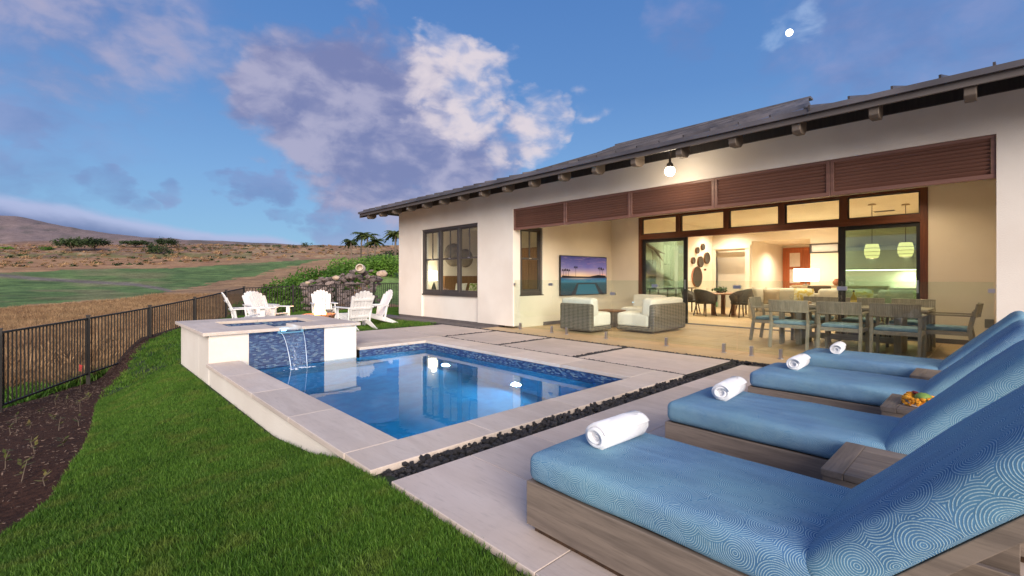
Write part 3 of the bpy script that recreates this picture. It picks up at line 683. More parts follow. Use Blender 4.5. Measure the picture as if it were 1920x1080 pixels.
# ------------------------------------------------------------------ trees, hedge, palms
def leaves(mb, c, rad, n, size, seed, shell=.45):
    q = random.Random(seed)
    for _ in range(n):
        v = Vector((q.gauss(0, 1), q.gauss(0, 1), q.gauss(0, 1))).normalized() * (shell + (1 - shell) * q.random())
        p = Vector(c) + Vector((v.x * rad[0], v.y * rad[1], v.z * rad[2])); a = Vector((q.gauss(0, 1), q.gauss(0, 1), q.gauss(0, 1))).normalized(); b_ = a.orthogonal().normalized()
        b_ = (b_ + a.cross(b_) * q.uniform(-1, 1)).normalized(); s = size * q.uniform(.6, 1.3)
        mb.add([p - a * s, p + b_ * s * .5, p + a * s, p - b_ * s * .5], [(0, 1, 2, 3)])
def far_tree(px, by, wpx, hpx, label, seed, d=None, leaf='dark_leaf', flat=.58, name='spreading_tree', cat='tree', group=None, n=900, trunk=True):
    # base height read off the terrain at the depth where the tree stands
    if d is None:
        d = 60
        while d < 1300:
            x, y = at(px, d)
            if HY + FP * (HC - tz(x, y)) / d <= by: break
            d *= 1.02
    x, y = at(px, d); z = tz(x, y); W = wpx / FP * d; H = hpx / FP * d; q = random.Random(seed)
    t = thing(name, label, cat, (x, y, z), 0, group); mb = MB(); th = H * (1 - flat) if trunk else 0
    if trunk:
        tm = MB(); tm.tube([(0, 0, -.3), (q.uniform(-.03, .03) * W, 0, th * .5), (0, 0, th)], [W * .028, W * .02, W * .016], 8)
        tm.build('trunk', 'bark', t, True)
        lm = MB()
        for k in range(6): a = k * 1.05 + q.random(); lm.tube([(0, 0, th * .55), (math.cos(a) * W * .16, math.sin(a) * W * .16, th * .9), (math.cos(a) * W * .33, math.sin(a) * W * .33, th + H * flat * .3)], [W * .014, W * .010, W * .005], 6)
        lm.build('limb', 'bark', t, True)
    for k in range(13 if trunk else 9):
        a = q.uniform(0, 6.28); rr = W * .5 * math.sqrt(q.random()) * .78; cx, cy = rr * math.cos(a), rr * math.sin(a)
        ch = (H * flat) * (1 - (rr / (W * .5)) ** 2 * .5) * q.uniform(.7, 1); cz = th + ch * .5 if trunk else H * .35 * q.uniform(.6, 1.4)
        leaves(mb, (cx, cy, cz), (W * .19, W * .19, max(ch * .75, H * .3 if not trunk else H * .15)), n // 9, W * .034, seed * 31 + k, .2)
    mb.build('crown', leaf, t); return t
far_tree(134, 473, 62, 27, 'wide umbrella shaped tree left of its twin in the dry brush', 1)
far_tree(176, 471, 50, 25, 'darker flat topped tree just right of the wide umbrella tree', 2)
far_tree(254, 466, 46, 14, 'low flat dark tree standing alone in the middle of the brush', 3)
far_tree(313, 466, 44, 20, 'flat topped tree rising behind the dense round bush', 4)
far_tree(295, 477, 54, 22, 'dense dark round bush in front of the flat topped tree', 5, flat=.9, name='round_bush', cat='bush', trunk=False)
far_tree(84, 471, 26, 9, 'small grey green bush left of the umbrella tree', 6, flat=.9, name='round_bush', cat='bush', trunk=False, leaf='green_leaf')
far_tree(14, 468, 26, 7, 'low green bush at the far left edge of the brush', 7, flat=.9, name='round_bush', cat='bush', trunk=False, leaf='green_leaf')
for i, (px, by, w, h) in enumerate([(343, 469, 18, 11), (362, 468, 14, 11), (380, 469, 16, 11), (400, 469, 22, 12), (421, 469, 16, 12), (432, 468, 14, 9), (478, 465, 18, 9), (500, 464, 16, 7), (520, 465, 22, 8), (548, 465, 22, 9), (575, 464, 30, 11), (600, 465, 18, 6), (441, 461, 14, 5)]):
    far_tree(px, by, w, h, ('first', 'second', 'third', 'fourth', 'fifth', 'sixth', 'eighth', 'ninth', 'tenth', 'eleventh', 'twelfth', 'thirteenth', 'seventh')[i] + ' dark shrub from the left in the scattered row on the far brush line', 20 + i, flat=.9, name='far_shrub', cat='shrub', trunk=False, group='shrubs along the far brush line', n=360)

def palm(px, d, h, label, seed, cr=1.6):
    x, y = at(px, d); z = tz(x, y); t = thing('palm_tree', label, 'palm tree', (x, y, z)); q = random.Random(seed); lean = q.uniform(-.25, .25)
    MB().tube([(0, 0, -.3), (lean * .3, 0, h * .5), (lean, 0, h)], [.16, .12, .10], 8).build('trunk', 'bark', t, True)
    fm = MB()
    for k in range(20):
        a = k * 2.4 + q.random() * .4; up = q.uniform(-.1, .8); pr = None; L_ = cr * q.uniform(.8, 1.1)
        for j in range(7):
            s = j / 6; p = Vector((lean + math.cos(a) * L_ * s, math.sin(a) * L_ * s, h + up * s * L_ - s * s * L_ * .75)); w = .34 * math.sin(math.pi * min(1, .15 + s * .9)) + .03; sd_ = Vector((-math.sin(a), math.cos(a), 0)) * w + Vector((0, 0, -w * .5))
            if pr is not None:
                p0, s0 = pr; fm.add([p0, p, p + sd_, p0 + sd_ * .7], [(0, 1, 2, 3)]); sm = Vector((-sd_.x, -sd_.y, sd_.z)); fm.add([p0, p, p + sm, p0 + sm * .7], [(0, 1, 2, 3)])
            pr = (p, sd_)
    fm.build('frond', 'palm_leaf', t, kind='stuff')
palm(660, 66, 5.1, 'thin palm tree at the left of the clump beyond the rock wall', 1, 1.6)
palm(676, 70, 6.1, 'tallest palm tree in the middle of the clump beyond the rocks', 2, 2.0)
palm(690, 66, 5.2, 'bushy palm tree right of the tallest one in the clump', 3, 2.0)
palm(704, 62, 4.0, 'low palm tree at the right of the clump with drooping fronds', 4, 1.8)
palm(741, 52, 4.5, 'dark palm tree half hidden behind the corner of the house', 5, 1.8)
def bush(px, d, w, h, label, seed, leaf='green_leaf', n=2600, size=.10, zoff=0):
    x, y = at(px, d); z = tz(x, y) + zoff; t = thing('hedge_bush', label, 'bush', (x, y, z)); mb = MB(); q = random.Random(seed)
    for k in range(8): leaves(mb, (q.uniform(-.3, .3) * w, q.uniform(-.3, .3) * w, h * q.uniform(.3, .6)), (w * .3, w * .3, h * .42), n // 8, size, seed * 17 + k, .5)
    mb.build('foliage', leaf, t); MB().tube([(0, 0, -.2), (0, 0, h * .6)], [.07, .04], 6).build('stem', 'bark', t)
for px, d, topy, w, lab, sd_ in ((528, 30, 527, 2.6, 'bright green bush at the low left end of the hedge', 1), (552, 31, 516, 3.0, 'rounded green bush second from the low left end of the hedge', 2), (580, 32, 508, 3.2, 'green bush in the hedge just left of the rock pile top', 3),
    (606, 33, 500, 3.2, 'green bush in the hedge directly left of the tipped stone urn', 11), (632, 36, 490, 3.4, 'green bush in the hedge below the thin palm', 4), (662, 38, 481, 3.8, 'tall green bush right behind the tipped stone urn', 5), (698, 40, 478, 3.8, 'green bush in the hedge below the low drooping palm', 6), (734, 40, 478, 3.8, 'green bush in the hedge beside the house corner', 7)):
    x, y = at(px, d); bush(px, d, w, max(1.0, (HC + (HY - topy) / FP * d - tz(x, y)) * 1.05), lab, sd_, 'green_leaf', 3600, .11)
bush(466, 24.0, 1.7, 1.3, 'low green bush right outside the fence corner', 12, 'green_leaf', 1600)
bush(500, 24.5, 1.8, 1.4, 'green bush outside the fence behind the left white chairs', 13, 'green_leaf', 1600)
bush(537, 24.8, 2.2, 1.2, 'dark green bush outside the back fence left of the flames', 14, 'green_leaf', 1600)
bush(640, 58, 3.4, 1.7, 'darker green bush at the top left of the mound', 8, 'green_leaf', 2200, .12)
bush(712, 60, 6.0, 2.6, 'wide dark bush at the top of the mound behind the palms', 9, 'dark_leaf', 4000, .14)
bush(745, 55, 4.6, 2.8, 'dark bush behind the house corner at the top of the mound', 10, 'dark_leaf', 3000, .14)

# rock pile and tipped urn
def rocks():
    t = thing('rock_pile', 'long pile of grey brown lava boulders behind the back fence', 'rock pile', at(650, 25) + (0,)); ox, oy = at(650, 25); q = random.Random(9)
    ms = [MB().blob((0, 0, 0), 1, (1, .8, .7), .22, 40 + i, 2).build('boulder', 'field_rock', t) for i in range(5)]
    first = list(ms); n = 0
    for k in range(290):
        px = q.uniform(566, 712); d = q.uniform(24.2, 29); topy = lerp([(566, 532), (600, 523), (640, 516), (672, 502), (690, 506), (712, 512)], px)
        x, y = at(px, d); zt = HC + (HY - topy) / FP * d; zb = tz(x, y); k_ = (d - 24.2) / 3.2
        z = zb + (zt - zb) * min(1, k_) * q.uniform(.65, 1.0); r_ = q.uniform(.10, .26)
        if n < 5: o = first[n]; o.location = (x - ox, y - oy, z)
        else: o = share(first[q.randrange(5)], 'boulder', t, (x - ox, y - oy, z))
        o.scale = (r_, r_ * q.uniform(.7, 1.1), r_ * q.uniform(.6, .9)); o.rotation_euler = (q.uniform(-.5, .5), q.uniform(-.5, .5), q.uniform(0, 6)); n += 1
    for px, py, d, r_, lab in ((716, 513, 26.5, .26, 'large tan boulder at the right end of the rock pile'), (630, 521, 25.5, .16, 'pale tan boulder near the left of the rock pile'), (577, 530, 25, .12, 'small pinkish boulder at the left tip of the rock pile')):
        x, y = at(px, d); z = HC + (HY - py) / FP * d
        o = MB().blob((0, 0, 0), r_, (1.2, 1, .8), .14, int(px), 2).build('tan_boulder', 'tan_rock'); o.location = (x, y, z); tag(o, lab, 'boulder')
    x, y = at(676, 26.5); z = HC + (HY - 504) / FP * 26.5
    u = thing('tipped_urn', 'pale round stone urn lying on its side on the rock pile', 'urn', (x, y, z)); M = Matrix.Rotation(R(68), 4, Vector((CS * .9, -SN * .9 - .2, .1)).normalized()) @ Matrix.Rotation(0, 4, 'Z')
    prof = [(a_ * .78, b_ * .78) for a_, b_ in [(.05, -.36), (.24, -.30), (.34, -.12), (.34, .06), (.27, .2), (.29, .25), (.24, .25), (.22, .18), (.29, .04), (.28, -.12), (.05, -.28)]]
    MB().lathe(prof, (0, 0, 0), 24, M.to_3x3()).build('body', 'pale_ceramic', u, True)
rocks()

# ------------------------------------------------------------------ metal fence
def fence():
    P = [(-4.3, 4.6), (-3.15, 6.9), (-2.05, 9.2), (-.89, 11.4), (.24, 13.9), (1.5, 15.8), (2.8, 17.6), (4.06, 19.5), (5.0, 21.0)]
    zz = [-1.0, -1.0, -.98, -.96, -.95, -.86, -.72, -.56, -.46]
    P2 = [(5.0, 21.0), (6.9, 21.05), (8.8, 21.1), (10.7, 21.15), (12.6, 21.2)]; zz2 = [-.46, -.42, -.38, -.34, -.32]
    lab = {0: 'black metal picket fence running along the soil bed on the left', 1: 'black metal picket fence across the back behind the white chairs'}
    for fi, (PP, ZZ) in enumerate(((P, zz), (P2, zz2))):
        f = thing('metal_fence', lab[fi], 'fence', (PP[0][0], PP[0][1], ZZ[0])); o0 = Vector((PP[0][0], PP[0][1], ZZ[0])); H = 1.32
        pk = MB().box(-.011, -.011, .07, .011, .011, H - .03).build('picket', 'fence_paint', f); used = False; cnt = 0
        ps = MB().box(-.035, -.035, -.15, .035, .035, H + .04).box(-.042, -.042, H + .04, .042, .042, H + .055).build('post', 'fence_paint', f); pu = False
        segs = list(zip(PP, PP[1:], ZZ, ZZ[1:])); extra = MB(); ex = 0
        if fi == 0: segs = segs
        for i, (p, z) in enumerate(zip(PP, ZZ)):
            if fi == 1 and i == 0: continue
            l = Vector((p[0], p[1], z)) - o0
            if not pu: ps.location = l; pu = True
            else: share(ps, 'post', f, l)
        for a, b_, za, zb in segs:
            A = Vector((a[0], a[1], za)) - o0; B = Vector((b_[0], b_[1], zb)) - o0; D = (B - A); u = D.normalized()
            for zr, hh in ((.085, .03), (H - .02, .035)):
                rm = MB(); rm.beam(A + u * .035 + Vector((0, 0, zr)), B - u * .035 + Vector((0, 0, zr)), .03, hh); rm.build('rail', 'fence_paint', f)
            n = int(D.length / .105)
            for k in range(1, n):
                l = A + D * (k / n)
                if not used: pk.location = l; used = True
                elif cnt < 290: share(pk, 'picket', f, l)
                else: extra.box(l.x - .011, l.y - .011, l.z + .07, l.x + .011, l.y + .011, l.z + H - .03)
                cnt += 1
        if extra.v: extra.build('picket_run', 'fence_paint', f, kind='stuff')
fence()
# young plants in the bed
def sprout(x, y, seed, h=.16, flag=False, label=None):
    q = random.Random(seed); t = thing('young_plant', label or 'small young plant sprouting from the dark soil bed by the fence', 'plant', (x, y, zyard(x, y)), 0, None if label else 'young plants in the soil bed')
    MB().tube([(0, 0, -.02), (q.uniform(-.02, .02), 0, h * .5), (q.uniform(-.04, .04), q.uniform(-.03, .03), h)], [.004, .003, .002], 5).build('stem', 'bark', t)
    mb = MB()
    for k in range(7):
        a = q.uniform(0, 6.28); L_ = q.uniform(.04, .09); z0 = h * q.uniform(.3, 1); u = Vector((math.cos(a), math.sin(a), q.uniform(-.2, .8))); w = Vector((-math.sin(a), math.cos(a), 0)) * .014
        p = Vector((0, 0, z0)); mb.add([p, p + u * L_ * .5 + w, p + u * L_, p + u * L_ * .5 - w], [(0, 1, 2, 3)])
    mb.build('leaf', 'sprout_leaf', t, kind='stuff'); return t
for i, (px, py, z) in enumerate([(35, 985, -.38), (85, 905, -.42), (40, 892, -.42), (120, 835, -.5), (65, 845, -.5), (110, 800, -.55), (55, 790, -.6), (148, 792, -.55), (20, 800, -.6), (100, 775, -.62), (30, 775, -.65), (150, 765, -.65), (75, 762, -.7), (125, 740, -.75), (105, 745, -.75), (165, 740, -.75), (60, 830, -.5), (10, 870, -.45)]):
    x, y = g(px, py, z); x = min(x, lx(y) - .08); sprout(x, y, i, .07 + .05 * (i % 3))
x, y = g(150, 722, -.85); t = sprout(x, y, 77, .5, label='tall thin seedling tied with a red ribbon beside the fence')
MB().quad((-.02, 0, .42), (.02, .01, .40), (.035, .01, .52), (-.01, .0, .55)).build('ribbon', 'red_ribbon', t)

# ------------------------------------------------------------------ patio paving, pebble strips
def slab_piece(w, l, t, name, mat, parent, bevel=.004):
    return MB().box(0, 0, -t, w, l, 0).build(name, mat, parent, bevel=bevel, seg=1)
base = MB().box(1.44, -4.5, -.30, 7.30, 2.58, -.045).build('patio', 'mortar'); tag(base, 'pale stone patio under the sun loungers', None, None, 'structure')
PW, PL = .615, 1.22
proto = None
for i in range(9):
    x = 1.42 + i * (PW + .004)
    w = PW
    y = 2.58 - (.0 if i % 2 == 0 else PL / 2)
    if i % 2: 
        o = MB().box(0, 0, -.05, PW, PL / 2 - .004, 0).build('paver', 'paving_stone', base, bevel=.003, seg=1); o.location = (x, 2.58 - PL / 2 + .004, 0)
    for k in range(6):
        yy = y - (k + 1) * PL
        if proto is None: proto = slab_piece(PW, PL - .004, .05, 'paver', 'paving_stone', base, .003); proto.location = (x, yy + .004, 0)
        else: share(proto, 'paver', base, (x, yy + .004, 0))
# the strip of patio right of the pool, crossed by pebble joints
side = MB().box(5.74, 2.76, -.30, 7.26, 10.35, -.012).build('side_path', 'lava_bed'); tag(side, 'pebble bed between the large square pavers beside the pool', None, None, 'structure')
slabs = []
for (a, b_) in ((2.83, 4.60), (4.73, 6.42), (6.54, 8.16)):
    o = MB().box(5.785, a, -.010, 7.22, b_, 0).build('large_paver', 'paving_stone', side, bevel=.003); slabs.append(o)
o = MB().box(5.785, 8.27, -.010, 7.22, 10.35, 0).build('large_paver', 'paving_stone', side, bevel=.003)
o = MB().box(3.76, 8.36, -.010, 5.74, 10.35, 0).build('large_paver', 'paving_stone', side, bevel=.003)
rb = MB().box(5.802, 2.62, -.20, 7.26, 2.758, -.040).box(1.43, 2.583, -.22, 5.80, 2.858, -.048).box(7.262, 2.60, -.30, 7.335, 11, -.014)
tag(rb.build('pebble_channel', 'lava_bed'), 'dark channel holding black lava pebbles round the pavers', None, None, 'structure')
def pebbles():
    t = thing('pebble_strip', 'strips of black lava pebbles between the pool coping and the pavers', 'pebbles', (0, 0, 0)); q = random.Random(21)
    ms = [MB().blob((0, 0, 0), 1, (1, .82, .7), .2, 60 + i, 1).mesh('pebble', 'lava_rock', False) for i in range(6)]
    pl = []
    def put(x0, x1, y0, y1, dens, r0, r1, z0=-.06, z1=.008):
        for _ in range(int((x1 - x0) * (y1 - y0) * dens)):
            r_ = q.uniform(r0, r1); pl.append((q.uniform(x0 + r_ * .6, x1 - r_ * .6), q.uniform(y0 + r_ * .6, y1 - r_ * .6), q.uniform(z0, z1) - r_ * .3, r_))
    put(1.45, 5.78, 2.575, 2.845, 900, .015, .034, -.05, -.006)
    put(5.76, 7.24, 2.60, 2.80, 900, .013, .028, -.05, -.008)
    [put(5.80, 7.3, a_, b_, 1000, .012, .024, -.010, .006) for a_, b_ in ((4.60, 4.73), (6.42, 6.54), (8.16, 8.27))]
    put(7.22, 7.34, 2.3, 10.6, 1000, .012, .024, -.010, .006); put(5.735, 5.785, 2.8, 8.3, 1300, .009, .016, -.010, .004)
    pl.sort(key=lambda p: -p[3] / max(.5, depth(p[0], p[1])))
    for i, p in enumerate(pl[:300]):
        o = bpy.data.objects.new('pebble', ms[i % 6]); COL.objects.link(o); o.parent = t; o.location = p[:3]; o.scale = (p[3], p[3] * q.uniform(.7, 1), p[3] * q.uniform(.7, 1)); o.rotation_euler = (q.uniform(-.6, .6), q.uniform(-.6, .6), q.uniform(0, 6))
    for k in range(3):
        scatter('pebble_fill', [(p[0], p[1], p[2], q.uniform(0, 6.28), q.uniform(0, .6), p[3]) for p in pl[300 + k::3]], ms[k], None, None, parent=t)
pebbles()
pfb = MB().box(7.34, -.3, -.30, 12.16, 8.32, -.03).build('porch_floor', 'mortar'); tag(pfb, 'warm tan tiled floor of the covered porch', None, None, 'structure')
pt = None
for i in range(8):
    for k in range(8):
        w = .60; l = 1.075; x = 7.36 + i * .604; yy = -.28 + k * 1.08 + (0 if i % 2 else 0)
        if x + w > 12.2: continue
        if pt is None: pt = slab_piece(w, l, .04, 'floor_tile', 'porch_tile', pfb, .002); pt.location = (x, yy, -.001)
        else: share(pt, 'floor_tile', pfb, (x, yy, -.001))
gb = MB().box(7.42, 8.40, -.3, 7.96, 14.6, -.02).build('gravel_bed', 'plinth'); tag(gb, 'dark gravel strip along the foot of the house wall', None, None, 'structure')
ap = MB().box(7.36, 8.322, -.2, 7.9, 8.9, -.003).build('porch_step', 'porch_tile'); tag(ap, 'end of the porch floor in front of the corner pier', None, None, 'structure')

# ------------------------------------------------------------------ pool
pool = thing('swimming_pool', 'rectangular plunge pool with pale stone coping and white stucco outer wall', 'pool', (1.4, 2.8, 0))
ox, oy = 1.4, 2.8
def B(x0, y0, z0, x1, y1, z1, mb=None, o=(1.4, 2.8, 0)):
    return (mb or MB()).box(x0 - o[0], y0 - o[1], z0 - o[2], x1 - o[0], y1 - o[1], z1 - o[2])
PX0, PX1, PY0, PY1 = 1.83, 5.12, 3.22, 7.93
mb = MB(); B(1.44, 2.862, -1.7, 1.80, 7.95, -.052, mb); B(1.80, 2.86, -1.7, 5.7, 3.19, -.052, mb); mb.build('outer_wall', 'stucco', pool)
mb = MB(); B(PX0 - .03, PY0 - .03, -1.62, PX0, PY1, -.30, mb); B(PX0, PY0 - .03, -1.62, PX1, PY0, -.30, mb); B(PX1, PY0 - .03, -1.62, PX1 + .03, PY1, -.30, mb)
B(PX0, PY1, -1.62, PX1, PY1 + .02, -.30, mb); B(PX0, PY0, -1.62, PX1, PY1, -1.60, mb)
B(PX0, PY1 - .45, -1.6, PX0 + 2.2, PY1, -.62, mb)
mb.build('basin', 'pool_plaster', pool)
mb = MB(); B(PX0 - .03, PY0 - .03, -.30, PX0, PY1, -.052, mb); B(PX0, PY0 - .03, -.30, PX1, PY0, -.052, mb); B(PX1, PY0 - .03, -.30, PX1 + .03, PY1 + .02, -.052, mb); B(3.74, PY1, -.30, PX1, PY1 + .02, -.052, mb)
mb.build('waterline_tile', 'glass_mosaic', pool)
def coping(x0, y0, x1, y1, n, axis, extra=0):
    for k in range(n):
        if axis == 'x': a, c = x0 + (x1 - x0) * k / n, x0 + (x1 - x0) * (k + 1) / n; B(a + .0015, y0, -.05, c - .0015, y1, 0).build('coping_stone', 'coping_stone', pool, bevel=.006)
        else: a, c = y0 + (y1 - y0) * k / n, y0 + (y1 - y0) * (k + 1) / n; B(x0, a + .0015, -.05, x1, c - .0015, 0).build('coping_stone', 'coping_stone', pool, bevel=.006)
coping(1.40, 2.82, 5.73, 3.22, 4, 'x'); coping(1.40, 3.222, 1.83, 7.948, 4, 'y'); coping(5.12, 3.222, 5.73, 7.93, 4, 'y'); coping(3.735, 7.932, 5.73, 8.34, 2, 'x')
# underwater lamps on the far side wall
for y_ in (onx(972, 5.12) , onx(843, 5.12)):
    pass
for (lx_, ly_) in ((5.10, 5.25), (5.10, 7.15)):
    h = MB().lathe([(.10, 0), (.10, .02), (.085, .03), (.085, .02)], (0, 0, 0), 20, Matrix.Rotation(R(-90), 3, 'Y')).build('lamp_housing', 'brushed_steel', pool, True); h.location = (lx_ - ox + .02, ly_ - oy, -1.25)
    l_ = MB().lathe([(.001, 0), (.05, 0), (.001, .02)], (0, 0, 0), 20, Matrix.Rotation(R(-90), 3, 'Y')).build('pool_lamp', 'pool_lamp', h, True); l_.location = (-.01, 0, 0)
    light('pool_lamp_light', 'SPOT', (-.06, 0, 0), 55, (.28, .72, 1), .08, h, (0, R(90), 0), spot_size=R(165), spot_blend=.6)
h = MB().lathe([(.10, 0), (.10, .02), (.085, .03), (.085, .02)], (0, 0, 0), 20, Matrix.Rotation(R(90), 3, 'X')).build('lamp_housing', 'brushed_steel', pool, True); h.location = (2.75 - ox, PY0 - oy, -.95)
MB().lathe([(.001, .0), (.05, 0), (.001, .02)], (0, .01, 0), 20, Matrix.Rotation(R(-90), 3, 'X')).build('pool_lamp', 'pool_lamp', h, True)
light('pool_lamp_light', 'SPOT', (0, .08, 0), 120, (.22, .68, 1), .1, h, (R(-90), 0, R(180)) if False else (R(90), 0, 0), spot_size=R(165), spot_blend=.6)
WZ = -.155
w = MB().quad((PX0, PY0, WZ), (PX1, PY0, WZ), (PX1, PY1, WZ), (PX0, PY1, WZ)).build('pool_water', 'water'); tag(w, 'still blue pool water', None, None, 'structure')

# ------------------------------------------------------------------ raised spa
SX0, SX1, SY0, SY1, SZ = 1.40, 3.72, 7.95, 10.42, .45
spa = thing('raised_spa', 'raised square white spa with blue mosaic spillway facing the pool', 'spa', (1.4, 7.95, 0)); so = (1.4, 7.95, 0)
def Q(x0, y0, z0, x1, y1, z1, mb=None): return B(x0, y0, z0, x1, y1, z1, mb, so)
HX0, HX1, HY0, HY1 = 1.86, 3.28, 8.72, 9.80
mb = MB(); Q(1.44, 7.98, -1.2, 1.97, 8.72, .40, mb); Q(3.13, 7.98, -1.2, 3.70, 8.72, .40, mb); Q(1.97, 8.06, -1.2, 3.13, 8.72, .40, mb)
Q(1.44, 8.72, -1.2, 1.84, 10.38, .40, mb); Q(3.30, 8.72, -1.2, 3.70, 10.38, .40, mb); Q(1.84, 9.82, -1.2, 3.30, 10.38, .40, mb)
mb.build('wall', 'stucco', spa, bevel=.008)
mb = MB(); Q(1.97, 8.0, -1.0, 3.13, 8.058, .40, mb); mb.build('spillway_tile', 'glass_mosaic', spa)
mb = MB(); Q(HX0 - .02, HY0, -.5, HX0, HY1, .40, mb); Q(HX1, HY0, -.5, HX1 + .02, HY1, .40, mb); Q(HX0 - .02, HY1, -.5, HX1 + .02, HY1 + .02, .40, mb); Q(HX0 - .02, HY0 - .001, -.5, HX1 + .02, HY0 + .02, .40, mb); Q(HX0, HY0, -.55, HX1, HY1, -.5, mb)
mb.build('basin_tile', 'glass_mosaic', spa)
C0, C1 = 2.40, 2.74
for (a, b_, c, d_) in ((1.36, 7.93, C0, HY0), (C1, 7.93, 3.76, HY0), (1.36, HY0 + .002, HX0, HY1), (HX1, HY0 + .002, 3.76, HY1), (1.36, HY1 + .002, 2.56, 10.46), (2.562, HY1 + .002, 3.76, 10.46)):
    Q(a, b_, .40, c - .0015, d_, .452).build('coping_stone', 'coping_stone', spa, bevel=.006)
mb = MB(); Q(C0, 7.90, .36, C1, 8.72, .376, mb); Q(C0 - .012, 7.90, .36, C0, 8.72, .401, mb); Q(C1, 7.90, .36, C1 + .012, 8.72, .401, mb); mb.build('scupper', 'spa_glow', spa)  # the scupper lining itself emits blue, standing in for light on it
mb = MB(); Q(C0 + .0, 7.935, .378, C1, 8.74, .398, mb); mb.build('scupper_water', 'water', spa)
light('scupper_light', 'POINT', (C0 + .17 - so[0], 8.3 - so[1], .43), .7, (.3, .65, 1), .04, spa)
w = MB().quad((HX0, HY0 + .02, .33), (HX1, HY0 + .02, .33), (HX1, HY1, .33), (HX0, HY1, .33)).build('spa_water', 'water'); tag(w, 'water filling the raised spa', None, None, 'structure')
def cascade():
    t = thing('waterfall', 'thin sheet of water falling from the spa spout into the pool', 'waterfall', (2.57, 7.90, .37))
    mb = MB(); n = 14
    for i in range(n + 1):
        s = i / n; y_ = -.34 * s; z = -.525 * s * s
        for x in (-.17 + .05 * s, .17 - .05 * s): mb.v.append((x, y_, z)); mb.v.append((x, y_ - .004, z))
    for i in range(n):
        k = i * 4; mb.f += [(k, k + 2, k + 6, k + 4), (k + 1, k + 5, k + 7, k + 3), (k, k + 4, k + 5, k + 1), (k + 2, k + 3, k + 7, k + 6)]
    mb.build('sheet', 'falling_water', t, True)
    for sx in (-1, 1):
        MB().tube([(sx * (.17 - .05 * (i / n)), -.34 * i / n, -.525 * (i / n) ** 2) for i in range(n + 1)], [.0022 + .003 * i / n for i in range(n + 1)], 6).build('edge_stream', 'water_streak', t, True)
    f = MB(); q = random.Random(4)
    for k in range(26): f.blob((q.gauss(0, .12), -.36 + q.gauss(0, .05), -.525), q.uniform(.008, .02), (1.6, 1.2, .35), .1, k, 1)
    f.build('splash', 'water_streak', t, kind='stuff')
cascade()

# ------------------------------------------------------------------ house shell
FX = 7.9; WY0, WY1 = -6.0, 13.85; TV_Y = 8.32; BX = 12.1
house = thing('house', 'long single storey white stucco house with dark overhanging roof and open porch', 'house', (FX, 0, 0)); ho = (FX, 0, 0)
def Hb(x0, y0, z0, x1, y1, z1, mb=None): return B(x0, y0, z0, x1, y1, z1, mb, ho)
W1Y0, W1Y1, W1Z0, W1Z1 = 9.70, 12.47, .76, 2.74
mb = MB()
Hb(FX, W1Y1, .05, 8.15, WY1, 3.42, mb); Hb(FX, W1Y0, W1Z1, 8.15, W1Y1, 3.42, mb); Hb(FX, TV_Y, .05, 8.15, W1Y0, 3.42, mb); Hb(FX, .05, 2.95, 8.15, TV_Y, 3.42, mb); Hb(FX, WY0, .05, 8.15, .05, 3.42, mb)
mb.build('front_wall', 'stucco', house)
Hb(7.965, W1Y0, .05, 8.15, W1Y1, W1Z0).build('window_apron', 'stucco', house)
Hb(FX + .012, 8.9, -.3, 8.15, WY1, .05).build('plinth', 'plinth', house)
mb = MB(); Hb(8.15, WY1 - .22, .05, 19.5, WY1, 3.42, mb); Hb(24.2, WY0, 0, 24.4, WY1, 3.42, mb); Hb(8.15, WY0, 0, 24.2, WY0 + .2, 3.42, mb); Hb(19.5, WY1 - .22, .05, 24.2, WY1, 3.42, mb); mb.build('outer_wall', 'stucco', house)
# porch walls
W2X0, W2X1, W2Z0, W2Z1 = 8.16, 8.98, .82, 2.56
mb = MB(); Hb(8.15, TV_Y, 0, W2X1, TV_Y + .2, W2Z0, mb); Hb(8.15, TV_Y, W2Z1, W2X1, TV_Y + .2, 3.02, mb); Hb(W2X1, TV_Y, 0, BX + .2, TV_Y + .2, 3.02, mb); mb.build('porch_wall', 'stucco_inside', house); mb = MB()
F0, F1 = onx(1740, BX), onx(1198, BX)
Hb(BX, F1, 0, BX + .2, TV_Y, 3.02, mb); mb.build('porch_wall', 'stucco_inside', house); mb = MB(); Hb(BX, -.3, 0, BX + .2, F0, 3.02, mb); Hb(8.15, -.3, 0, BX, -.1, 3.02, mb)
mb.build('porch_wall', 'stucco_inside', house)
mb = MB(); Hb(9.0, TV_Y - .015, 0, BX, TV_Y, .09, mb); Hb(BX - .015, F1, 0, BX, TV_Y, .09, mb); Hb(BX - .015, -.1, 0, BX, F0, .09, mb); mb.build('skirting', 'plinth', house)
Hb(8.15, -.3, 3.02, BX + .2, TV_Y + .2, 3.10).build('porch_ceiling', 'ceiling_paint', house)
# eave: fascia, soffit, rafters, roof
EX = 6.9; EZ = 3.40; SL = .352; EY0, EY1 = -6.5, 14.62
def rz_(x, sl=SL): return EZ + (x - EX) * sl
mb = MB(); mb.prism([(EX - FX, 3.285), (EX + .035 - FX, 3.285), (EX + .035 - FX, 3.405), (EX - FX, 3.395)], 'y', EY0, EY1); mb.prism([(EX, EZ - .18), (EX + 4, EZ - .18 + 4 * .30), (EX + 4, EZ + 4 * .30), (EX, EZ)] and [(EX - FX, EZ - .17), (EX + 3.5 - FX, EZ - .17 + .9), (EX + 3.5 - FX, EZ + .9), (EX - FX, EZ)], 'y', EY1, EY1 + .035); mb.build('fascia', 'fascia_paint', house)
mb = MB(); mb.prism([(EX - .05 - FX, 3.36), (EX - .002 - FX, 3.36), (EX - .002 - FX, 3.425), (EX - .05 - FX, 3.425)], 'y', EY0, EY1 + .05); mb.build('drip_edge', 'roof_metal', house)
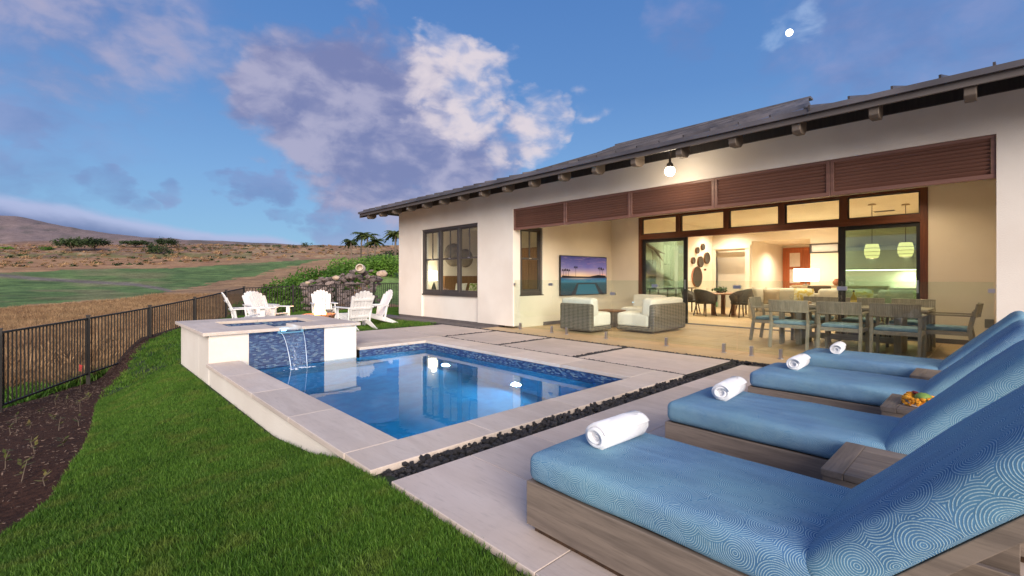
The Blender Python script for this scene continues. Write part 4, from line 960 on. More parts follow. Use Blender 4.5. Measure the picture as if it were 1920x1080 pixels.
mb = MB(); mb.prism([(EX + .04 - FX, 3.365), (8.2 - FX, 3.365 + .28), (8.2 - FX, 3.39 + .28), (EX + .04 - FX, 3.39)], 'y', EY0, EY1); mb.build('soffit', 'soffit_board', house)
mb = MB(); mb.prism([(EX + .04 - FX, 3.385), (7.85 - FX, 3.385), (7.85 - FX, 3.40), (EX + .04 - FX, 3.40)], 'y', 13.87, EY1)
rf = MB(); rf.prism([(.045, 3.20), (.09, 3.165), (.27, 3.18), (.34, 3.24), (.34, 3.384), (.045, 3.365)], 'y', -.05, .05); rp = rf.build('rafter_tail', 'rafter_paint', house, bevel=.006, seg=1); rp.location = (EX - FX, .24, 0)
for k in range(-7, 18):
    if k: 
        y_ = .24 + .82 * k
        if y_ < 14.5: share(rp, 'rafter_tail', house, (EX - FX, y_, 0))
Hb(7.86, EY0, 3.42, 8.2, WY1, 3.62).build('frieze_board', 'soffit_board', house)
# roof planes as standing seam pans, each pan a piece
def roofplane(y0, y1, x0f, x1f, sl, step=.41, name='roof_pan'):
    k = 0; y_ = y0
    while y_ < y1 - .05:
        ye = min(y_ + step, y1); dz = .004 * (k % 2); z = lambda x: EZ + .02 + (x - EX) * sl
        a0, a1, b0, b1 = x0f(y_), x0f(ye), x1f(y_), x1f(ye)
        if b0 - a0 > .05 or b1 - a1 > .05:
            pts = [(a0, y_ + .004), (a1, ye - .004), (b1, ye - .004), (b0, y_ + .004)]
            mb = MB(); mb.add([(x - FX, yy, z(x) + dz) for x, yy in pts] + [(x - FX, yy, z(x) - .02) for x, yy in pts], [(0, 1, 2, 3), (7, 6, 5, 4), (0, 4, 5, 1), (1, 5, 6, 2), (2, 6, 7, 3), (3, 7, 4, 0)])
            p = mb.build(name, 'roof_metal', house); sm = MB(); sm.beam((a0 - FX, y_, z(a0) + .025), (b0 - FX, y_, z(b0) + .025), .022, .06); sm.build('seam', 'roof_metal', p)
        y_ = ye; k += 1
e0 = EX - .03; cut = lambda y_: 7.2 + (y_ - 5.7) * 6.8 / 3.63
hipx = lambda y_: 6.9 + (y_ - 1.73) * 4.011
roofplane(1.76, 5.7, lambda y_: e0, lambda y_: min(14.0, hipx(y_)), SL)
roofplane(5.7, 9.33, lambda y_: cut(y_), lambda y_: 14.0, SL)
roofplane(5.7, 14.62, lambda y_: e0, lambda y_: max(EX + .1, min(cut(y_), 10.4, EX + (14.62 - y_) * 1.0)), .245)
roofplane(-6.5, 1.70, lambda y_: e0, lambda y_: 13.0, .285)
roofplane(1.70, 3.2, lambda y_: hipx(y_) + .05, lambda y_: 13.0, .285)
mb = MB(); mb.add([(7.2 - FX, 5.7, rz_(7.2)), (14 - FX, 9.33, rz_(14)), (14 - FX, 9.33, rz_(14, .2)), (7.2 - FX, 5.7, rz_(7.2, .2))], [(0, 1, 2, 3)]); mb.build('roof_cheek', 'roof_metal', house)
mb = MB(); mb.add([(14.0 - FX, 3.5, rz_(14)), (14 - FX, 9.33, rz_(14)), (21 - FX, 9.33, 3.4), (21 - FX, 3.5, 3.4)], [(0, 1, 2, 3)]); mb.add([(14 - FX, 3.49, rz_(14) + .02), (EX - FX, 1.72, 3.42), (14 - FX, 3.47, 4.6)], [(0, 1, 2)]); mb.add([(14 - FX, 3.49, rz_(14)), (14 - FX, 3.48, 4.6), (21 - FX, 3.49, 3.4)], [(0, 1, 2)]); mb.add([(14 - FX, 9.34, rz_(14)), (EX + .6 - FX, 9.34, 3.58), (21 - FX, 9.34, 3.4)], [(0, 1, 2)])
mb.add([(13 - FX, -6.5, 5.16), (13 - FX, 3.48, 5.16), (25 - FX, 3.48, 3.3), (25 - FX, -6.5, 3.3)], [(0, 1, 2, 3)])
mb.add([(10.4 - FX, 7.0, 4.25), (10.4 - FX, 11.1, 4.25), (EX - FX, 14.62, 3.42), (24 - FX, 14.62, 3.42), (24 - FX, 7.0, 3.5)], [(0, 1, 3, 4), (1, 2, 3)])
mb.build('rear_roof', 'roof_metal', house)
MB().beam((14.0 - FX, 3.42, rz_(14) + .04), (14.0 - FX, 9.4, rz_(14) + .04), .24, .05).build('ridge_cap', 'roof_metal', house)

# windows: frame, sashes with a centre bar above, panes
def window(name, unit_edges, z0, z1, place, mat='window_metal', fw=.075, depth_=.10):
    """place(u, v, w): u across, v depth inwards, w height -> local house coords"""
    def bx(u0, v0, w0, u1, v1, w1, mb):
        a = place(u0, v0, w0); c = place(u1, v1, w1); return mb.box(min(a[0], c[0]), min(a[1], c[1]), min(a[2], c[2]), max(a[0], c[0]), max(a[1], c[1]), max(a[2], c[2]))
    U0, U1 = unit_edges[0], unit_edges[-1]; mb = MB()
    bx(U0, 0, z0, U1, depth_, z0 + fw, mb); bx(U0, 0, z1 - fw, U1, depth_, z1, mb); bx(U0 - .0, 0, z0 + fw, U0 + fw, depth_, z1 - fw, mb); bx(U1 - fw, 0, z0 + fw, U1, depth_, z1 - fw, mb)
    for u in unit_edges[1:-1]: bx(u - fw * .6, -.008, z0 + fw, u + fw * .6, depth_, z1 - fw, mb)
    f = mb.build(name, mat, house, bevel=.003, seg=1)
    sl = MB(); bx(U0 - .03, -.035, z0 - .03, U1 + .03, depth_, z0, sl); sl.build('sill', mat, f)
    zm = z0 + (z1 - z0) * .53
    for a, c in zip(unit_edges, unit_edges[1:]):
        a2 = a + (fw if a == U0 else fw * .6); c2 = c - (fw if c == U1 else fw * .6); s = MB(); t_ = .042; lo, hi = z0 + fw, z1 - fw
        bx(a2, .03, lo, c2, .06, lo + t_ + .02, s); bx(a2, .03, zm - .025, c2, .075, zm + .025, s); bx(a2, .045, hi - t_, c2, .075, hi, s)
        bx(a2, .03, lo + t_ + .02, a2 + t_, .06, zm - .025, s); bx(c2 - t_, .03, lo + t_ + .02, c2, .06, zm - .025, s)
        bx(a2, .045, zm + .025, a2 + t_, .075, hi - t_, s); bx(c2 - t_, .045, zm + .025, c2, .075, hi - t_, s)
        m_ = (a2 + c2) / 2; bx(m_ - .014, .047, zm + .025, m_ + .014, .073, hi - t_, s)
        s.build('sash', mat, f)
        p = MB(); bx(a2 + t_, .043, lo + t_, c2 - t_, .047, zm, p); p.build('pane', 'pane_glass', f)
        p = MB(); bx(a2 + t_, .058, zm, m_ - .014, .062, hi - t_, p); p.build('pane', 'pane_glass', f)
        p = MB(); bx(m_ + .014, .058, zm, c2 - t_, .062, hi - t_, p); p.build('pane', 'pane_glass', f)
        lk = MB(); bx(m_ - .04, .02, zm + .0, m_ + .04, .03, zm + .02, lk); lk.build('sash_lock', 'brushed_steel', f)
    return f
e = [W1Y0, W1Y0 + (W1Y1 - W1Y0) / 3, W1Y0 + (W1Y1 - W1Y0) * 2 / 3, W1Y1]
window('window', e, W1Z0, W1Z1, lambda u, v, w: (.045 + v, u, w))
window('window', [W2X0 - FX, W2X1 - FX], W2Z0, W2Z1, lambda u, v, w: (u, TV_Y + .03 + v, w))
# louvred screen panels along the top of the porch opening
LE = [.05, 1.71, 3.37, 5.02, 6.67, 8.32]
for a, c in zip(LE, LE[1:]):
    mb = MB(); a2, c2 = a + .003, c - .003; z0, z1 = 2.43, 2.948
    mb.box(.02, a2, z0, .09, c2, z0 + .055); mb.box(.02, a2, z1 - .04, .09, c2, z1); mb.box(.02, a2, z0 + .055, .09, a2 + .045, z1 - .04); mb.box(.02, c2 - .045, z0 + .055, .09, c2, z1 - .04)
    lp = mb.build('louvre_panel', 'louver_metal', house, bevel=.003, seg=1); first = None
    for k in range(9):
        z = z0 + .083 + k * .0475
        if first is None: first = MB().box(-.032, a2 + .047, -.006, .032, c2 - .047, .006).build('slat', 'louver_metal', lp); o = first
        else: o = bpy.data.objects.new('slat', first.data); COL.objects.link(o); o.parent = lp
        o.location = (.055, 0, z); o.rotation_euler = (0, R(50), 0)
# sliding door wall with transoms
HZ0, HZ1 = 2.36, 2.51
mb = MB(); Hb(BX - .03, F0, 0, BX + .12, F0 + .115, 3.02, mb); Hb(BX - .03, F1 - .10, 0, BX + .12, F1, 3.02, mb); fr = mb.build('door_frame', 'mahogany_upright', house, bevel=.004, seg=1)
Hb(BX - .03, F0 + .115, HZ0, BX + .12, F1 - .10, HZ1).build('header', 'mahogany', fr)
Hb(BX - .03, F0 + .115, 2.97, BX + .12, F1 - .10, 3.02).build('header', 'mahogany', fr)
TM = [F1 - .10] + [onx(p, BX) for p in (1272, 1362, 1466, 1582)] + [F0 + .115]
for u in TM[1:-1]: Hb(BX - .03, u - .065, HZ1, BX + .12, u + .065, 2.97).build('mullion', 'mahogany_upright', fr)
for i, (a, c) in enumerate(zip(TM, TM[1:])):
    Hb(BX + .04, c + (.0 if i == 4 else .065), HZ1, BX + .046, a - (.0 if i == 0 else .065), 2.97).build('transom_pane', 'pane_glass', fr)
    mb = MB(); c2, a2 = c + (.0 if i == 4 else .065), a - (.0 if i == 0 else .065); Hb(BX + .02, c2, HZ1, BX + .07, a2, HZ1 + .025, mb); Hb(BX + .02, c2, HZ1 + .025, BX + .07, c2 + .025, 2.945, mb); Hb(BX + .02, a2 - .025, HZ1 + .025, BX + .07, a2, 2.945, mb); Hb(BX + .02, c2, 2.945, BX + .07, a2, 2.97, mb); mb.build('transom_trim', 'window_metal', fr)
def slider(y0, y1, tint, st0, st1):
    mb = MB(); Hb(BX + .02, y0, .02, BX + .07, y0 + st0, HZ0, mb); Hb(BX + .02, y1 - st1, .02, BX + .07, y1, HZ0, mb); Hb(BX + .02, y0 + st0, .02, BX + .07, y1 - st1, .12, mb); Hb(BX + .02, y0 + st0, HZ0 - .09, BX + .07, y1 - st1, HZ0, mb)
    d = mb.build('sliding_door', 'black_plastic', house, bevel=.003, seg=1); Hb(BX + .043, y0 + st0, .12, BX + .049, y1 - st1, HZ0 - .09).build('pane', tint, d)
    Hb(BX - .0, y0 + st0 * .4, .95, BX + .02, y0 + st0 * .4 + .03, 1.2).build('handle', 'brushed_steel', d)
yl = onx(1288, BX); yr = onx(1571, BX)
slider(yl, F1 - .10, 'tinted_glass', .11, .10); slider(F0 + .115, yr, 'tinted_glass', .06, .13)
mb = MB(); Hb(BX - .02, F0, -.02, BX + .2, F1, .012, mb); mb.build('threshold', 'plinth', house)
# the interior shell
IX = 19.3
mb = MB()
Hb(BX + .2, 8.28, 0, IX, 8.45, 3.3, mb)                                    # left wall
Hb(IX, 6.75, 0, IX + .15, 6.95, 3.3, mb); Hb(IX, 6.95, 2.35, IX + .15, 8.28, 3.3, mb)  # pier and niche head
Hb(IX + .15, 6.75, 0, 23.0, 6.95, 3.3, mb)                                 # hall side wall
Hb(IX, 4.76, 2.68, IX + .15, 6.75, 3.3, mb); Hb(IX + .9, 6.95, 0, IX + 1.0, 8.45, 3.3, mb)
Hb(IX, -.1, 0, IX + .15, 3.9, 3.3, mb); Hb(IX, 3.9, 0, IX + .15, 4.76, 2.15, mb); Hb(IX, 3.9, 2.45, IX + .15, 4.76, 3.3, mb); Hb(IX + .15, 3.0, 0, IX + .2, 4.76, 2.1, mb)
Hb(IX + .15, 4.6, 0, 23.0, 4.76, 2.68, mb); Hb(23.0, 4.6, 0, 23.15, 6.95, 2.68, mb)
Hb(BX + .2, -.3, 0, IX + .15, -.1, 3.3, mb); Hb(BX + .2, -.1, 3.1, BX + .3, 8.45, 3.3, mb)
mb.build('interior_wall', 'stucco_inside', house)
mb = MB(); Hb(BX + .2, -.1, 3.3, IX + 1.0, 8.45, 3.4, mb); mb.build('room_ceiling', 'ceiling_paint', house)
Hb(IX + .15, 4.6, 2.68, 23.15, 6.95, 2.78).build('hall_ceiling', 'ceiling_paint', house)
mb = MB(); Hb(IX - .06, 6.80, 0, IX, 6.98, 2.42, mb); Hb(IX - .06, 8.14, 0, IX, 8.28, 2.42, mb); Hb(IX - .08, 6.78, 2.42, IX, 8.28, 2.56, mb); Hb(IX + .25, 6.95, 2.1, IX + .4, 8.28, 2.3, mb); mb.build('niche_trim', 'stucco_inside', house)
fl = Hb(12.16, -.1, -.05, 24.2, 8.45, 0).build('room_floor', 'porch_tile', house)
mb = MB(); Hb(23.0 - .06, 4.98, 0, 23.0, 5.1, 2.45, mb); Hb(22.94, 6.6, 0, 23.0, 6.72, 2.45, mb); Hb(22.94, 4.98, 2.45, 23.0, 6.72, 2.57, mb); dfm = mb.build('entry_frame', 'red_door_wood', house)
ed = Hb(22.95, 5.1, .02, 22.99, 6.6, 2.45).build('entry_door', 'red_door_wood', house)
for z in (.3, 1.02, 1.74): Hb(22.94, 6.05, z, 22.952, 6.45, z + .6).build('door_pane', 'plate_ceramic', ed)
# bedroom behind the front window
mb = MB(); Hb(12.0, 8.52, 0, 12.2, 13.63, 3.3, mb); mb.build('interior_wall', 'stucco_inside', house)
mb = MB(); Hb(8.15, 8.52, 3.02, 12.2, 13.63, 3.1, mb); mb.build('room_ceiling', 'ceiling_paint', house); Hb(8.15, 8.52, -.05, 12.2, 13.63, 0).build('room_floor', 'porch_tile', house)
# downlights
def downlight(x, y_, z, e, label, col=(1, .86, .66)):
    t = thing('downlight', label, 'ceiling light', (x, y_, z)); MB().lathe([(.045, -.004), (.065, -.006), (.065, 0), (.045, 0)], (0, 0, 0), 18).build('trim_ring', 'plate_ceramic', t, True)
    MB().lathe([(.001, -.003), (.045, -.003), (.045, -.001)], (0, 0, 0), 18).build('lens', 'lamp_white', t)
    light('downlight_lamp', 'SPOT', (0, 0, -.02), e * .64, col, .05, t, (0, 0, 0), spot_size=R(150), spot_blend=.8)
for i, (px, py) in enumerate([(1306, 406), (1404, 392), (1505, 386), (1691, 362)]):
    d = (3.3 - HC) * FP / (HY - py); x, y_ = at(px, d)
    downlight(x, y_, 3.298, 210, ['recessed ceiling light seen through the second transom pane', 'brightest recessed ceiling light seen through the third transom pane', 'recessed ceiling light seen through the fourth transom pane', 'recessed ceiling light above the pendants behind the right transom'][i])
for x, y_, e_, l in ((14.5, 1.8, 110, 'recessed ceiling light over the right end of the sofa'), (17.2, 2.2, 70, 'recessed ceiling light near the pendants at the back'), (15.8, 7.2, 300, 'recessed ceiling light above the driftwood art'), (18.4, 7.4, 300, 'recessed ceiling light above the woven baskets'), (17.6, 4.9, 330, 'recessed ceiling light in front of the hall opening')):
    downlight(x, y_, 3.298, e_, l)
downlight(21.0, 5.75, 2.678, 380, 'recessed hall ceiling light in front of the red door'); downlight(19.7, 7.6, 3.29, 120, 'small light inside the pale wall niche')
for x, y_, l in ((9.0, 7.0, 'unseen porch ceiling light added above the left wicker chair'), (11.0, 7.0, 'unseen porch ceiling light added near the television'), (9.6, 4.2, 'unseen porch ceiling light added between sofa and dining table'), (11.2, 4.2, 'unseen porch ceiling light added by the open doorway'), (9.6, 1.2, 'unseen porch ceiling light added above the near end of the dining table'), (11.2, 1.2, 'unseen porch ceiling light added by the right porch wall')):
    downlight(x, y_, 3.018, 78, l, (1, .77, .50))  # unseen fixtures behind the louvres, added to give the porch its warm light
downlight(9.6, 10.2, 3.018, 22, 'recessed bedroom ceiling light near the window'); downlight(10.8, 12.0, 3.018, 22, 'recessed bedroom ceiling light over the bed')

# ------------------------------------------------------------------ sun loungers
def cushion_mesh(name, w, l, t, r, mat, crown=.012, seed=0, nx=12, ny=26, uvo=(0, 0)):
    """rounded box centred on the origin; its texture coordinates run in metres and wrap over the edges"""
    def axis_pts(h, n):
        inner = [(-h + r) + (2 * h - 2 * r) * i / n for i in range(n + 1)]; e = [-h, -h + r * .3, -h + r * .65]
        return e + inner + [-a for a in reversed(e)]
    hx, hy, hz = w / 2, l / 2, t / 2; X = axis_pts(hx, nx); Y = axis_pts(hy, ny); Z = axis_pts(hz, 2); q = random.Random(seed)
    p1, p2, p3 = q.uniform(0, 6), q.uniform(0, 6), q.uniform(0, 6)
    def rnd_(p):
        c = Vector((max(-hx + r, min(hx - r, p[0])), max(-hy + r, min(hy - r, p[1])), max(-hz + r, min(hz - r, p[2]))))
        d = Vector(p) - c; o = c + (d.normalized() * r if d.length > 1e-6 else d)
        fx_, fy_ = max(0, 1 - (o.x / hx) ** 2), max(0, 1 - (o.y / hy) ** 2); k = 1 if o.z > 0 else .3
        o.z += k * (o.z / hz) * (crown * min(1, fx_ * 2) * min(1, fy_ * 3) + .003 * math.sin(o.x * 17 + p1) * math.sin(o.y * 11 + p2))
        o.x += .004 * math.sin(o.y * 9 + p3) * (o.x / hx); o.y += .003 * math.sin(o.x * 13 + p1) * (o.y / hy); return o
    me = bpy.data.meshes.new(name); bm = bmesh.new(); uvl = bm.loops.layers.uv.new('UVMap'); cache = {}
    def V(p):
        k = tuple(round(a, 5) for a in p)
        if k not in cache: cache[k] = bm.verts.new(rnd_(p))
        return cache[k]
    def face(A, Bp, mk, uvf):
        for i in range(len(A) - 1):
            for j in range(len(Bp) - 1):
                ps = [mk(A[i], Bp[j]), mk(A[i + 1], Bp[j]), mk(A[i + 1], Bp[j + 1]), mk(A[i], Bp[j + 1])]
                try: f = bm.faces.new([V(p) for p in ps])
                except ValueError: continue
                f.smooth = True
                for lp, p in zip(f.loops, ps): u = uvf(p); lp[uvl].uv = (u[0] + uvo[0], u[1] + uvo[1])
    face(X, Y, lambda a, b_: (a, b_, hz), lambda p: (p[1], p[0])); face(X, Y, lambda a, b_: (a, b_, -hz), lambda p: (p[1], p[0]))
    face(Z, Y, lambda a, b_: (-hx, b_, a), lambda p: (p[1], -hx - (hz - p[2]))); face(Z, Y, lambda a, b_: (hx, b_, a), lambda p: (p[1], hx + (hz - p[2])))
    face(X, Z, lambda a, b_: (a, hy, b_), lambda p: (hy + (hz - p[2]), p[0])); face(X, Z, lambda a, b_: (a, -hy, b_), lambda p: (-hy - (hz - p[2]), p[0]))
    bmesh.ops.recalc_face_normals(bm, faces=bm.faces); bm.to_mesh(me); bm.free(); me.materials.append(MATS[mat]); return me
LW = .69
def put(me, name, parent, loc=(0, 0, 0), rot=(0, 0, 0)):
    o = bpy.data.objects.new(name, me); COL.objects.link(o); o.parent = parent; o.location = loc; o.rotation_euler = rot; return o
def make_lounger(x0, label, seed):
    t = thing('sun_lounger', label, 'sun lounger', (x0, 1.62, 0), 0, 'sun loungers lined up facing the pool')
    L_ = 2.06
    for s in (0, 1):
        x = 0 if s == 0 else LW - .028
        MB().box(x, -L_, .035, x + .028, 0, .248).build('side_board', 'weathered_teak', t, bevel=.004)
    MB().box(.029, -.028, .035, LW - .029, 0, .248).build('foot_board', 'weathered_teak_cross', t, bevel=.004)
    MB().box(.029, -L_, .035, LW - .029, -L_ + .03, .248).build('head_board', 'weathered_teak_cross', t, bevel=.004)
    MB().box(.03, -L_ + .04, 0, LW - .03, -.03, .034).build('plinth', 'dark_wood', t)
    for k in range(14):
        y_ = -.06 - k * .092; MB().box(.03, y_ - .07, .215, LW - .03, y_, .236).build('slat', 'weathered_teak_cross', t)
    me = cushion_mesh('cushion', LW + .02, 1.29, .14, .045, 'arc_fabric', .014, seed, uvo=(seed * 3.3, seed * 1.7)); put(me, 'seat_cushion', t, (LW / 2, -.655, .322))
    # raised back: frame, slats, cushion
    ang = R(47); hy_, hz_ = -1.27, .262; BL = .80
    bfr = MB(); M = Matrix.Translation((0, hy_, hz_)) @ Matrix.Rotation(-ang, 4, 'X')
    for x in (.04, LW - .085): bf = MB().box(x, -BL, -.045, x + .045, 0, 0, M).build('back_rail', 'weathered_teak', t, bevel=.003)
    for k in range(8): MB().box(.085, -.06 - k * .095 - .07, -.018, LW - .085, -.06 - k * .095, .002, M).build('back_slat', 'weathered_teak_cross', bf)
    for x in (.06, LW - .10): MB().beam(M @ Vector((x + .02, -.55, -.05)), (x + .02, -1.95, .12), .03, .03).build('prop', 'dark_wood', bf)
    me = cushion_mesh('cushion', LW + .02, .82, .13, .045, 'arc_fabric', .014, seed + 9, uvo=(seed * 2.1 + 5, seed * .9))
    c = M @ Vector((LW / 2, -.41, .072)); put(me, 'back_cushion', t, c, (-ang, 0, 0))
LX = (1.63, 3.0, 4.53, 5.93)
for i, l in enumerate(('nearest blue cushioned lounger, biggest in the picture, at the bottom right corner', 'second nearest blue cushioned lounger, behind the nearest one', 'third blue cushioned lounger, next to the side table with the flower garland', 'farthest blue cushioned lounger, nearest the porch and dining table')):
    make_lounger(LX[i], l, i + 1)
def side_table(x0, label):
    t = thing('side_table', label, 'side table', (x0, .57, 0), 0, 'wooden side tables between the loungers')
    W, L_, Hh = .50, .62, .385
    MB().box(0, -.085, Hh - .032, W, 0, Hh).build('end_board', 'weathered_teak_cross', t, bevel=.003); MB().box(0, -L_, Hh - .032, W, -L_ + .085, Hh).build('end_board', 'weathered_teak_cross', t, bevel=.003)
    for k in range(5): a = k * W / 5; MB().box(a + .001, -L_ + .0865, Hh - .030, a + W / 5 - .001, -.0865, Hh - .001).build('top_board', 'weathered_teak', t, bevel=.002)
    for x in (.006, W - .026): MB().box(x, -L_ + .006, .02, x + .02, -.006, Hh - .033).build('side_panel', 'weathered_teak', t, bevel=.002)
    for y_ in (-.026, -L_ + .006): MB().box(.027, y_, .02, W - .027, y_ + .02, Hh - .033).build('end_panel', 'weathered_teak_cross', t, bevel=.002)
    MB().box(.03, -L_ + .03, 0, W - .03, -.03, .019).build('foot', 'dark_wood', t)
side_table(2.47, 'weathered wooden side table between the two nearest loungers'); side_table(3.96, 'wooden side table with the orange flower garland on it'); side_table(5.40, 'farthest wooden side table, beside the farthest lounger')
def towel(x, y_, z, rz, L_, r_, label, seed):
    t = thing('rolled_towel', label, 'towel', (x, y_, z), rz, 'rolled white towels on the loungers'); q = random.Random(seed)
    turns = 3.3; n = 96; th = .0085 * r_ / .055; prof = []
    for i in range(n + 1):
        s = i / n; a = s * turns * 6.283 + .9; rr = .008 + (r_ - .008) * s ** .92; prof.append((a, rr))
    ns = 12; mb = MB(); outer = []; inner = []
    for j in range(ns + 1):
        v = j / ns; xx = -L_ / 2 + L_ * v; e = min(v, 1 - v) * ns; rnd_ = 1 - .06 * max(0, 1 - e) ** 2
        for i, (a, rr) in enumerate(prof):
            bulge = (1 - abs(2 * v - 1)) * 0; xo = xx + (.012 * math.sin(a * .5 + seed) + .006 * (rr / r_)) * (1 if v > .5 else -1) * max(0, 1 - e) - (.018 * (1 - rr / r_) * (1 if v > .5 else -1)) * max(0, 1 - e)
            k = 1 + .02 * math.sin(a * 2 + v * 7 + seed) + .012 * math.sin(v * 19 + a); ro = rr * k * rnd_; ri = max(.002, ro - th * 1.35)
            cz = r_ * .93; sq = .93
            outer.append((xo, ro * math.cos(a) * 1.05, cz + ro * math.sin(a) * sq)); inner.append((xo, ri * math.cos(a) * 1.05, cz + ri * math.sin(a) * sq))
    m = n + 1; o = len(outer); mb.v = outer + inner
    for j in range(ns):
        for i in range(n): k = j * m + i; mb.f += [(k, k + 1, k + m + 1, k + m), (o + k, o + k + m, o + k + m + 1, o + k + 1)]
        k = j * m + n; mb.f += [(k, o + k, o + k + m, k + m)]; k = j * m; mb.f += [(k, k + m, o + k + m, o + k)]
    for j in (0, ns):
        for i in range(n): k = j * m + i; mb.f.append((k, k + 1, o + k + 1, o + k))
    mb.build('roll', 'towel_cotton', t, True)
    c = MB(); c.tube([(-L_ / 2 + .02, 0, r_ * .93), (L_ / 2 - .02, 0, r_ * .93)], [r_ * .90, r_ * .90], 20); c.build('core', 'towel_cotton', t, True)
towel(2.05, 1.37, .397, R(-3), .37, .074, 'large rolled white towel on the nearest lounger', 1); towel(3.40, 1.34, .397, R(4), .36, .070, 'rolled white towel on the second nearest lounger', 2)
towel(4.95, 1.32, .397, R(2), .34, .068, 'rolled white towel on the third lounger', 3); towel(6.28, 1.28, .397, R(5), .32, .066, 'rolled white towel on the farthest lounger', 4)
def garland():
    t = thing('flower_garland', 'orange marigold garland round a green fruit on the middle side table', 'garland', (4.20, .37, .386)); q = random.Random(2)
    MB().prism([(-.12, -.07), (.10, -.10), (.13, .06), (-.08, .10)], 'z', 0, .002).build('paper', 'white_paper', t)
    mb = MB(); mr = MB()
    for k in range(210):
        a = q.uniform(0, 6.283); b_ = q.uniform(-.6, 3.7); R1 = .088 + .026 * math.cos(b_) + .008 * math.sin(a * 3); z = .03 + .024 * math.sin(b_) + .008 * math.sin(a * 2)
        (mr if (abs(a - 3.9) < .12 or abs(a - 4.5) < .12 or abs(a - .6) < .12) else mb).blob((R1 * math.cos(a) * 1.1, R1 * math.sin(a), z), q.uniform(.009, .014), (1, 1, .8), .3, k, 1)
    mb.build('marigold', 'marigold', t, kind='stuff'); mr.build('maroon_flower', 'maroon_petal', t, kind='stuff')
    MB().blob((-.005, 0, .045), .052, (1.15, .9, .75), .05, 3, 3).build('fruit', 'green_fruit', t, True); MB().blob((.03, .045, .07), .018, (1, 1, .6), .1, 4, 2).build('cherry', 'maroon_petal', t, True)
    MB().blob((.06, .05, .045), .03, (1.2, .8, .6), .1, 6, 2).build('leaf_bundle', 'green_fruit', t, True)
garland()

# ------------------------------------------------------------------ frameless glass pool fence
def glass_fence():
    X = 7.93; t = thing('glass_fence', 'frameless glass pool fence across the porch opening on steel spigots', 'fence', (X, 0, 0))
    E_ = [8.30] + [onx(p, X) for p in (1033, 1149, 1228, 1382, 1579)] + [.065]
    for a, c in zip(E_, E_[1:]): MB().box(-.006, c + .006, .055, .006, a - .006, 1.20).build('glass_panel', 'fence_glass', t, bevel=.001, seg=1)
    for p in E_[1:-1]:
        z = 1.1 if p in (E_[1], E_[3], E_[4], E_[5]) else .93
        MB().box(-.020, p - .06, z - .028, .020, p + .06, z + .028).build('clamp', 'brushed_steel', t, bevel=.003)
    for y_, a in ((8.285, -1), (.09, 1)): MB().box(-.018, y_ - .03, 1.07, .018, y_ + .03, 1.12).build('wall_bracket', 'brushed_steel', t, bevel=.003)
    f = None
    for y_ in [onx(p, 7.88) for p in (973, 1032, 1060, 1134, 1247, 1355, 1407)] + [2.35, 1.75, 1.3, .35]:
        o = MB().box(-.024, -.024, .008, .024, .024, .15).lathe([(.048, 0), (.048, .008)], (0, 0, 0), 16).build('spigot', 'brushed_steel', t, bevel=.003) if f is None else share(f, 'spigot', t, (0, 0, 0))
        f = f or o; o.location = (0, y_, .001)
glass_fence()

# ------------------------------------------------------------------ television and porch seats
def television():
    x0 = ony(1050, 515, TV_Y - .06)[0]; x1 = ony(1137, 515, TV_Y - .06)[0]; z0, z1 = .76, 1.87; cx = (x0 + x1) / 2
    t = thing('television', 'large wall mounted television showing a sunset over a pool with palms', 'television', (cx, TV_Y, 0)); w = (x1 - x0) / 2
    MB().box(-w, -.075, z0, w, -.03, z1).build('casing', 'black_plastic', t, bevel=.006); MB().box(-.3, -.03, 1.1, .3, 0, 1.5).build('wall_mount', 'black_plastic', t)
    a, c = -w + .02, w - .02; y_ = -.0765; me = bpy.data.meshes.new('screen'); me.from_pydata([(a, y_, z0 + .02), (c, y_, z0 + .02), (c, y_, z1 - .02), (a, y_, z1 - .02)], [], [(0, 1, 2, 3)])
    uv = me.uv_layers.new(name='UVMap'); [setattr(uv.data[i], 'uv', u) for i, u in enumerate(((0, 0), (1, 0), (1, 1), (0, 1)))]; me.materials.append(MATS['tv_picture'])
    s = bpy.data.objects.new('screen', me); COL.objects.link(s); s.parent = t
    P = lambda u, v: (a + (c - a) * u, y_ - .002, z0 + .02 + (z1 - z0 - .04) * v)
    mb = MB(); mb.quad(P(.30, 0), P(.82, 0), P(.72, .27), P(.36, .27)); mb.build('picture_spa', 'tv_water', s)
    mb = MB(); P2 = lambda u, v: (P(u, v)[0], y_ - .001, P(u, v)[2]); mb.quad(P2(.20, 0), P2(.92, 0), P2(.76, .30), P2(.33, .30)); mb.build('picture_deck', 'tv_deck', s)
    mb = MB(); q = random.Random(5)
    def crown(u, v, r_):
        for k in range(9): a_ = k * .7; mb.quad(P(u, v), P(u + r_ * .6 * math.cos(a_) + .004, v + r_ * math.sin(a_) + .02), P(u + r_ * math.cos(a_), v + r_ * .8 * math.sin(a_)))
    for u, v, r_ in ((.30, .70, .05), (.05, .62, .045), (.10, .63, .045), (.15, .62, .04), (.84, .68, .06), (.90, .66, .05)): crown(u, v, r_); mb.quad(P(u - .003, .46), P(u + .003, .46), P(u + .003, v), P(u - .003, v))
    mb.quad(P(.02, .44), P(.98, .44), P(.98, .50), P(.8, .52), P(.6, .475), P(.3, .48), P(.02, .50)); mb.build('picture_palms', 'tv_palm', s, kind='stuff')
    mb = MB(); [mb.quad(P(u, .52), P(u + .012, .52), P(u + .012, .55), P(u, .55)) for u in (.88, .93)]; mb.build('picture_lights', 'tv_light', s)
television()
